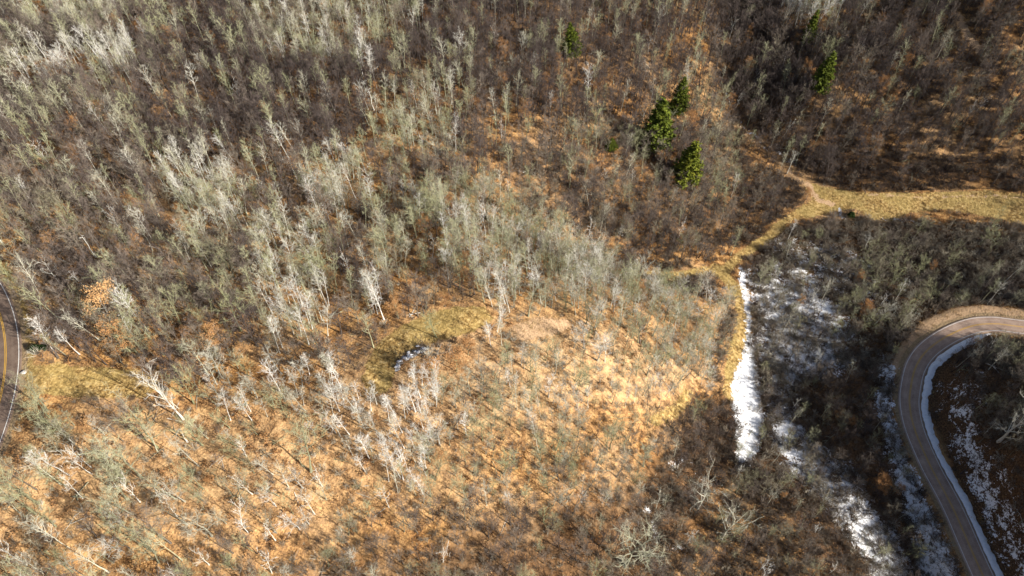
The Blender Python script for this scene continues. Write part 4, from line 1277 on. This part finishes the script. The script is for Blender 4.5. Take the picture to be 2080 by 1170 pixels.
print('singles', len(singles), 'mass trees', sum(q['kind'] != 'shrub' for q in mass), 'mass shrubs', sum(q['kind'] == 'shrub' for q in mass))
mass_object('woods', ['bare_tree', 'aspen_tree', 'dead_tree', 'leafy_oak'], [q for q in mass if 'shrub' not in q['kind']], 'leafless wood covering the farther hillsides')
mass_object('undergrowth', ['shrub', 'dome_shrub'], [q for q in mass if 'shrub' in q['kind']], 'low twiggy undergrowth below the trees')

# scrub with leaves, fallen leaves, dry grass
r3, xl, yl, zl, uvl, zfl, dl, _, _, sl_ = scatter(1.7, 5)
gm = np.maximum(mask_at(xl, yl, M_GRASS), mask_at(xl, yl, M_DIRT))
dk = mask_at(xl, yl, M_DARK)
drl = mask_at(xl, yl, D_ROAD)
snl = mask_at(xl, yl, M_SNOW)
vis = (uvl[:, 0] > -80) & (uvl[:, 0] < 2160) & (uvl[:, 1] > -60) & (uvl[:, 1] < 1250)
cn = fnoise(xl, yl, 10, 61, 3)
pl = (r3.random(len(xl)) < 0.13 * (1 + 1.5 * cn)) & (gm < 0.4) & (drl > 6) & (snl < 0.3) & vis & (dk < 0.6)
scrub = [dict(kind='scrub_oak', P=np.array([xl[i], yl[i], zl[i]]), h=r3.uniform(0.7, 1.9), tint=float(np.clip(r3.normal(0.42, 0.2), 0, 1))) for i in np.where(pl)[0]]
mass_object('scrub_undergrowth', ['scrub_oak'], scrub, 'knee-high oak scrub with brown leaves')
pd = (r3.random(len(xl)) < 0.35 * (1 + cn)) & (gm < 0.6) & (drl > 5) & (snl < 0.3) & vis & (dk < 0.8)
drift = [dict(kind='drift', P=np.array([xl[i], yl[i], zl[i]]), h=r3.uniform(0.2, 0.4), tint=float(np.clip(r3.normal(0.55, 0.22), 0, 1))) for i in np.where(pd)[0]]
mass_object('fallen_leaves', ['drift'], drift, 'drifts of fallen brown oak leaves')
pg = (((gm > 0.15) & (gm < 0.75) & (r3.random(len(xl)) < 0.8)) | ((gm >= 0.75) & (r3.random(len(xl)) < 0.34 * (1 + cn))) | ((snl > 0.5) & (r3.random(len(xl)) < 0.30)) | ((drl > 5) & (drl < 8.5) & (r3.random(len(xl)) < 0.35))) & (drl > 4.8) & vis
tufts = [dict(kind='tuft', P=np.array([xl[i], yl[i], zl[i]]), h=r3.uniform(0.35, 0.95), tint=float(np.clip(r3.normal(0.5, 0.2), 0, 1))) for i in np.where(pg)[0]]
mass_object('dry_grass', ['tuft'], tufts, 'dry yellow grass along tracks and clearings')

pf = (r3.random(len(xl)) < 0.022) & (gm < 0.1) & (drl > 7) & vis
fall = [dict(kind='deadfall', P=np.array([xl[i], yl[i], zl[i]]), h=r3.uniform(0.5, 1.2), tint=float(np.clip(r3.normal(0.5, 0.22), 0.05, 0.95))) for i in np.where(pf)[0]]
mass_object('deadwood_litter', ['deadfall'], fall, 'fallen branches lying on the leaf litter')

# ------------------------------------------------------------------ small things
def lump(mb, c, size, seed, mi=0, flat=1.0):
    """an uneven stone of 42 faces"""
    rr = np.random.RandomState(seed)
    v, f = [], []
    rings, seg = 4, 7
    for i in range(1, rings):
        t = math.pi * i / rings
        for j in range(seg):
            a = 2 * math.pi * j / seg
            s = 1 + rr.normal(0, 0.14)
            v.append((math.sin(t) * math.cos(a) * s, math.sin(t) * math.sin(a) * s, math.cos(t) * s * flat))
    v += [(0, 0, flat), (0, 0, -flat)]
    for i in range(rings - 2):
        for j in range(seg):
            f.append((i * seg + j, (i + 1) * seg + j, (i + 1) * seg + (j + 1) % seg, i * seg + (j + 1) % seg))
    top, bot = len(v) - 2, len(v) - 1
    for j in range(seg):
        f.append((top, j, (j + 1) % seg))
        f.append((bot, (rings - 2) * seg + (j + 1) % seg, (rings - 2) * seg + j))
    mb.add(np.array(v) * np.asarray(size) + np.asarray(c), f, mi)

# snow-dusted brush pile beside the clearing
pile = [ground_at(*p) for p in [(806, 752), (812, 735), (828, 724), (848, 714), (866, 705)]]
e = link(bpy.data.objects.new('brush_pile', None))
e.location = pile[2]
tag(e, 'long pile of cut brush dusted with snow beside the mown clearing', 'brush pile')
st = MB()
for k in range(120):
    t = R.uniform(0, 3.99)
    a, b = pile[int(t)], pile[int(t) + 1]
    c = a + (b - a) * (t % 1) - pile[2] + np.array([R.normal(0, 0.6), R.normal(0, 0.6), R.uniform(0.05, 0.85)])
    d = rot_dir(R.rand() * 6.28, R.normal(0.1, 0.3)) * R.uniform(0.7, 1.8)
    st.tube([c - d, c + R.normal(0, 0.08, 3), c + d], [R.uniform(0.04, 0.08), 0.045, 0.02], 4)
st.build('sticks', M_STICK, e)
for k in range(12):
    t = 3.9 * (k + 0.6 * R.rand()) / 12
    a, b = pile[int(t)], pile[int(t) + 1]
    c = a + (b - a) * (t % 1) - pile[2] + np.array([R.normal(0, 0.4), R.normal(0, 0.4), 0.6])
    mb = MB()
    lump(mb, c, (R.uniform(0.5, 1.1), R.uniform(0.3, 0.7), R.uniform(0.2, 0.3)), 100 + k, flat=0.8)
    mb.build('snow_patch', M_SNOW_MAT, e, smooth=True)

def juniper(base, h, w, label, tint, pale=False):
    P = ground_at(*base)
    e = link(bpy.data.objects.new('juniper_bush', None))
    e.location = P
    tag(e, label, 'juniper')
    wd, cr = MB(), MB()
    wd.tube([(0, 0, -0.4), (0, 0, h * 0.8)], [0.12, 0.03], 5)
    for k in range(520):
        az, q = R.rand() * 6.28, R.rand() ** 0.7
        rr = w / 2 * math.sqrt(max(0, 1 - q * q)) * R.uniform(0.55, 1.0)
        cr.leaf(np.array([rr * math.cos(az), rr * math.sin(az), 0.15 + h * q]), R.uniform(0.12, 0.3), asp=1.4)
    wd.build('trunk', M_BARK, e)['tint'] = 0.2
    cr.build('crown', M_NEEDLE, e)['tint'] = tint
    return e
juniper((1727, 441), 2.6, 3.4, 'small dark round juniper at the edge of the far yellow meadow', 0.05)
juniper((74, 712), 1.7, 2.8, 'dark juniper bush beside the white edge line of the left road', -0.2)
juniper((94, 706), 1.4, 2.2, 'low dark juniper bush right of the other roadside juniper', -0.15)
P = ground_at(76, 721)
q = dict(kind='shrub', P=P, h=2.6, w=3.6, tint=0.95, label='pale grey bush in front of the dark roadside junipers', cat='shrub', group=None, hand=True)
place_plant(q)

P = ground_at(49, 757)
mb = MB()
lump(mb, (0, 0, 0.28), (0.85, 0.6, 0.45), 3, flat=0.8)
o = mb.build('boulder', M_ROCK, None)
o.location = P
tag(o, 'pale boulder on the grass verge beside the left road', 'boulder')

LOGS = [((276, 268), (346, 266), 0.2, 'long pale fallen log lying level on the brown slope'), ((122, 527), (141, 536), 0.32, 'short thick white fallen trunk below a big tangled dead tree'),
        ((858, 790), (885, 770), 0.12, 'thin fallen pole on orange leaves below the brush pile'), ((598, 1000), (612, 1038), 0.13, 'slim fallen pole lying downhill on orange leaves'),
        ((760, 1050), (783, 1032), 0.13, 'thin pale pole fallen beside a bright white stub'), ((303, 500), (345, 513), 0.15, 'thin brown fallen pole in the left wood'),
        ((340, 850), (372, 858), 0.14, 'grey fallen branch below the large many-limbed white tree')]
for a, b, rd, lab in LOGS:
    A, B = ground_at(*a), ground_at(*b)
    n = 6
    pts = []
    for k in range(n):
        p = A + (B - A) * k / (n - 1)
        p[2] = height(p[0], p[1])
        pts.append(p)
    pts = np.array(pts)
    pts[:, 2] = np.maximum(pts[:, 2], np.linspace(pts[0, 2], pts[-1, 2], n)) + rd * 0.9
    mb = MB()
    mb.tube(pts - A, [rd * (1 - 0.5 * k / (n - 1)) for k in range(n)], 7, close=True)
    o = mb.build('fallen_log', M_LOG, None)
    o.location = A
    tag(o, lab, 'log', 'logs lying in the wood')
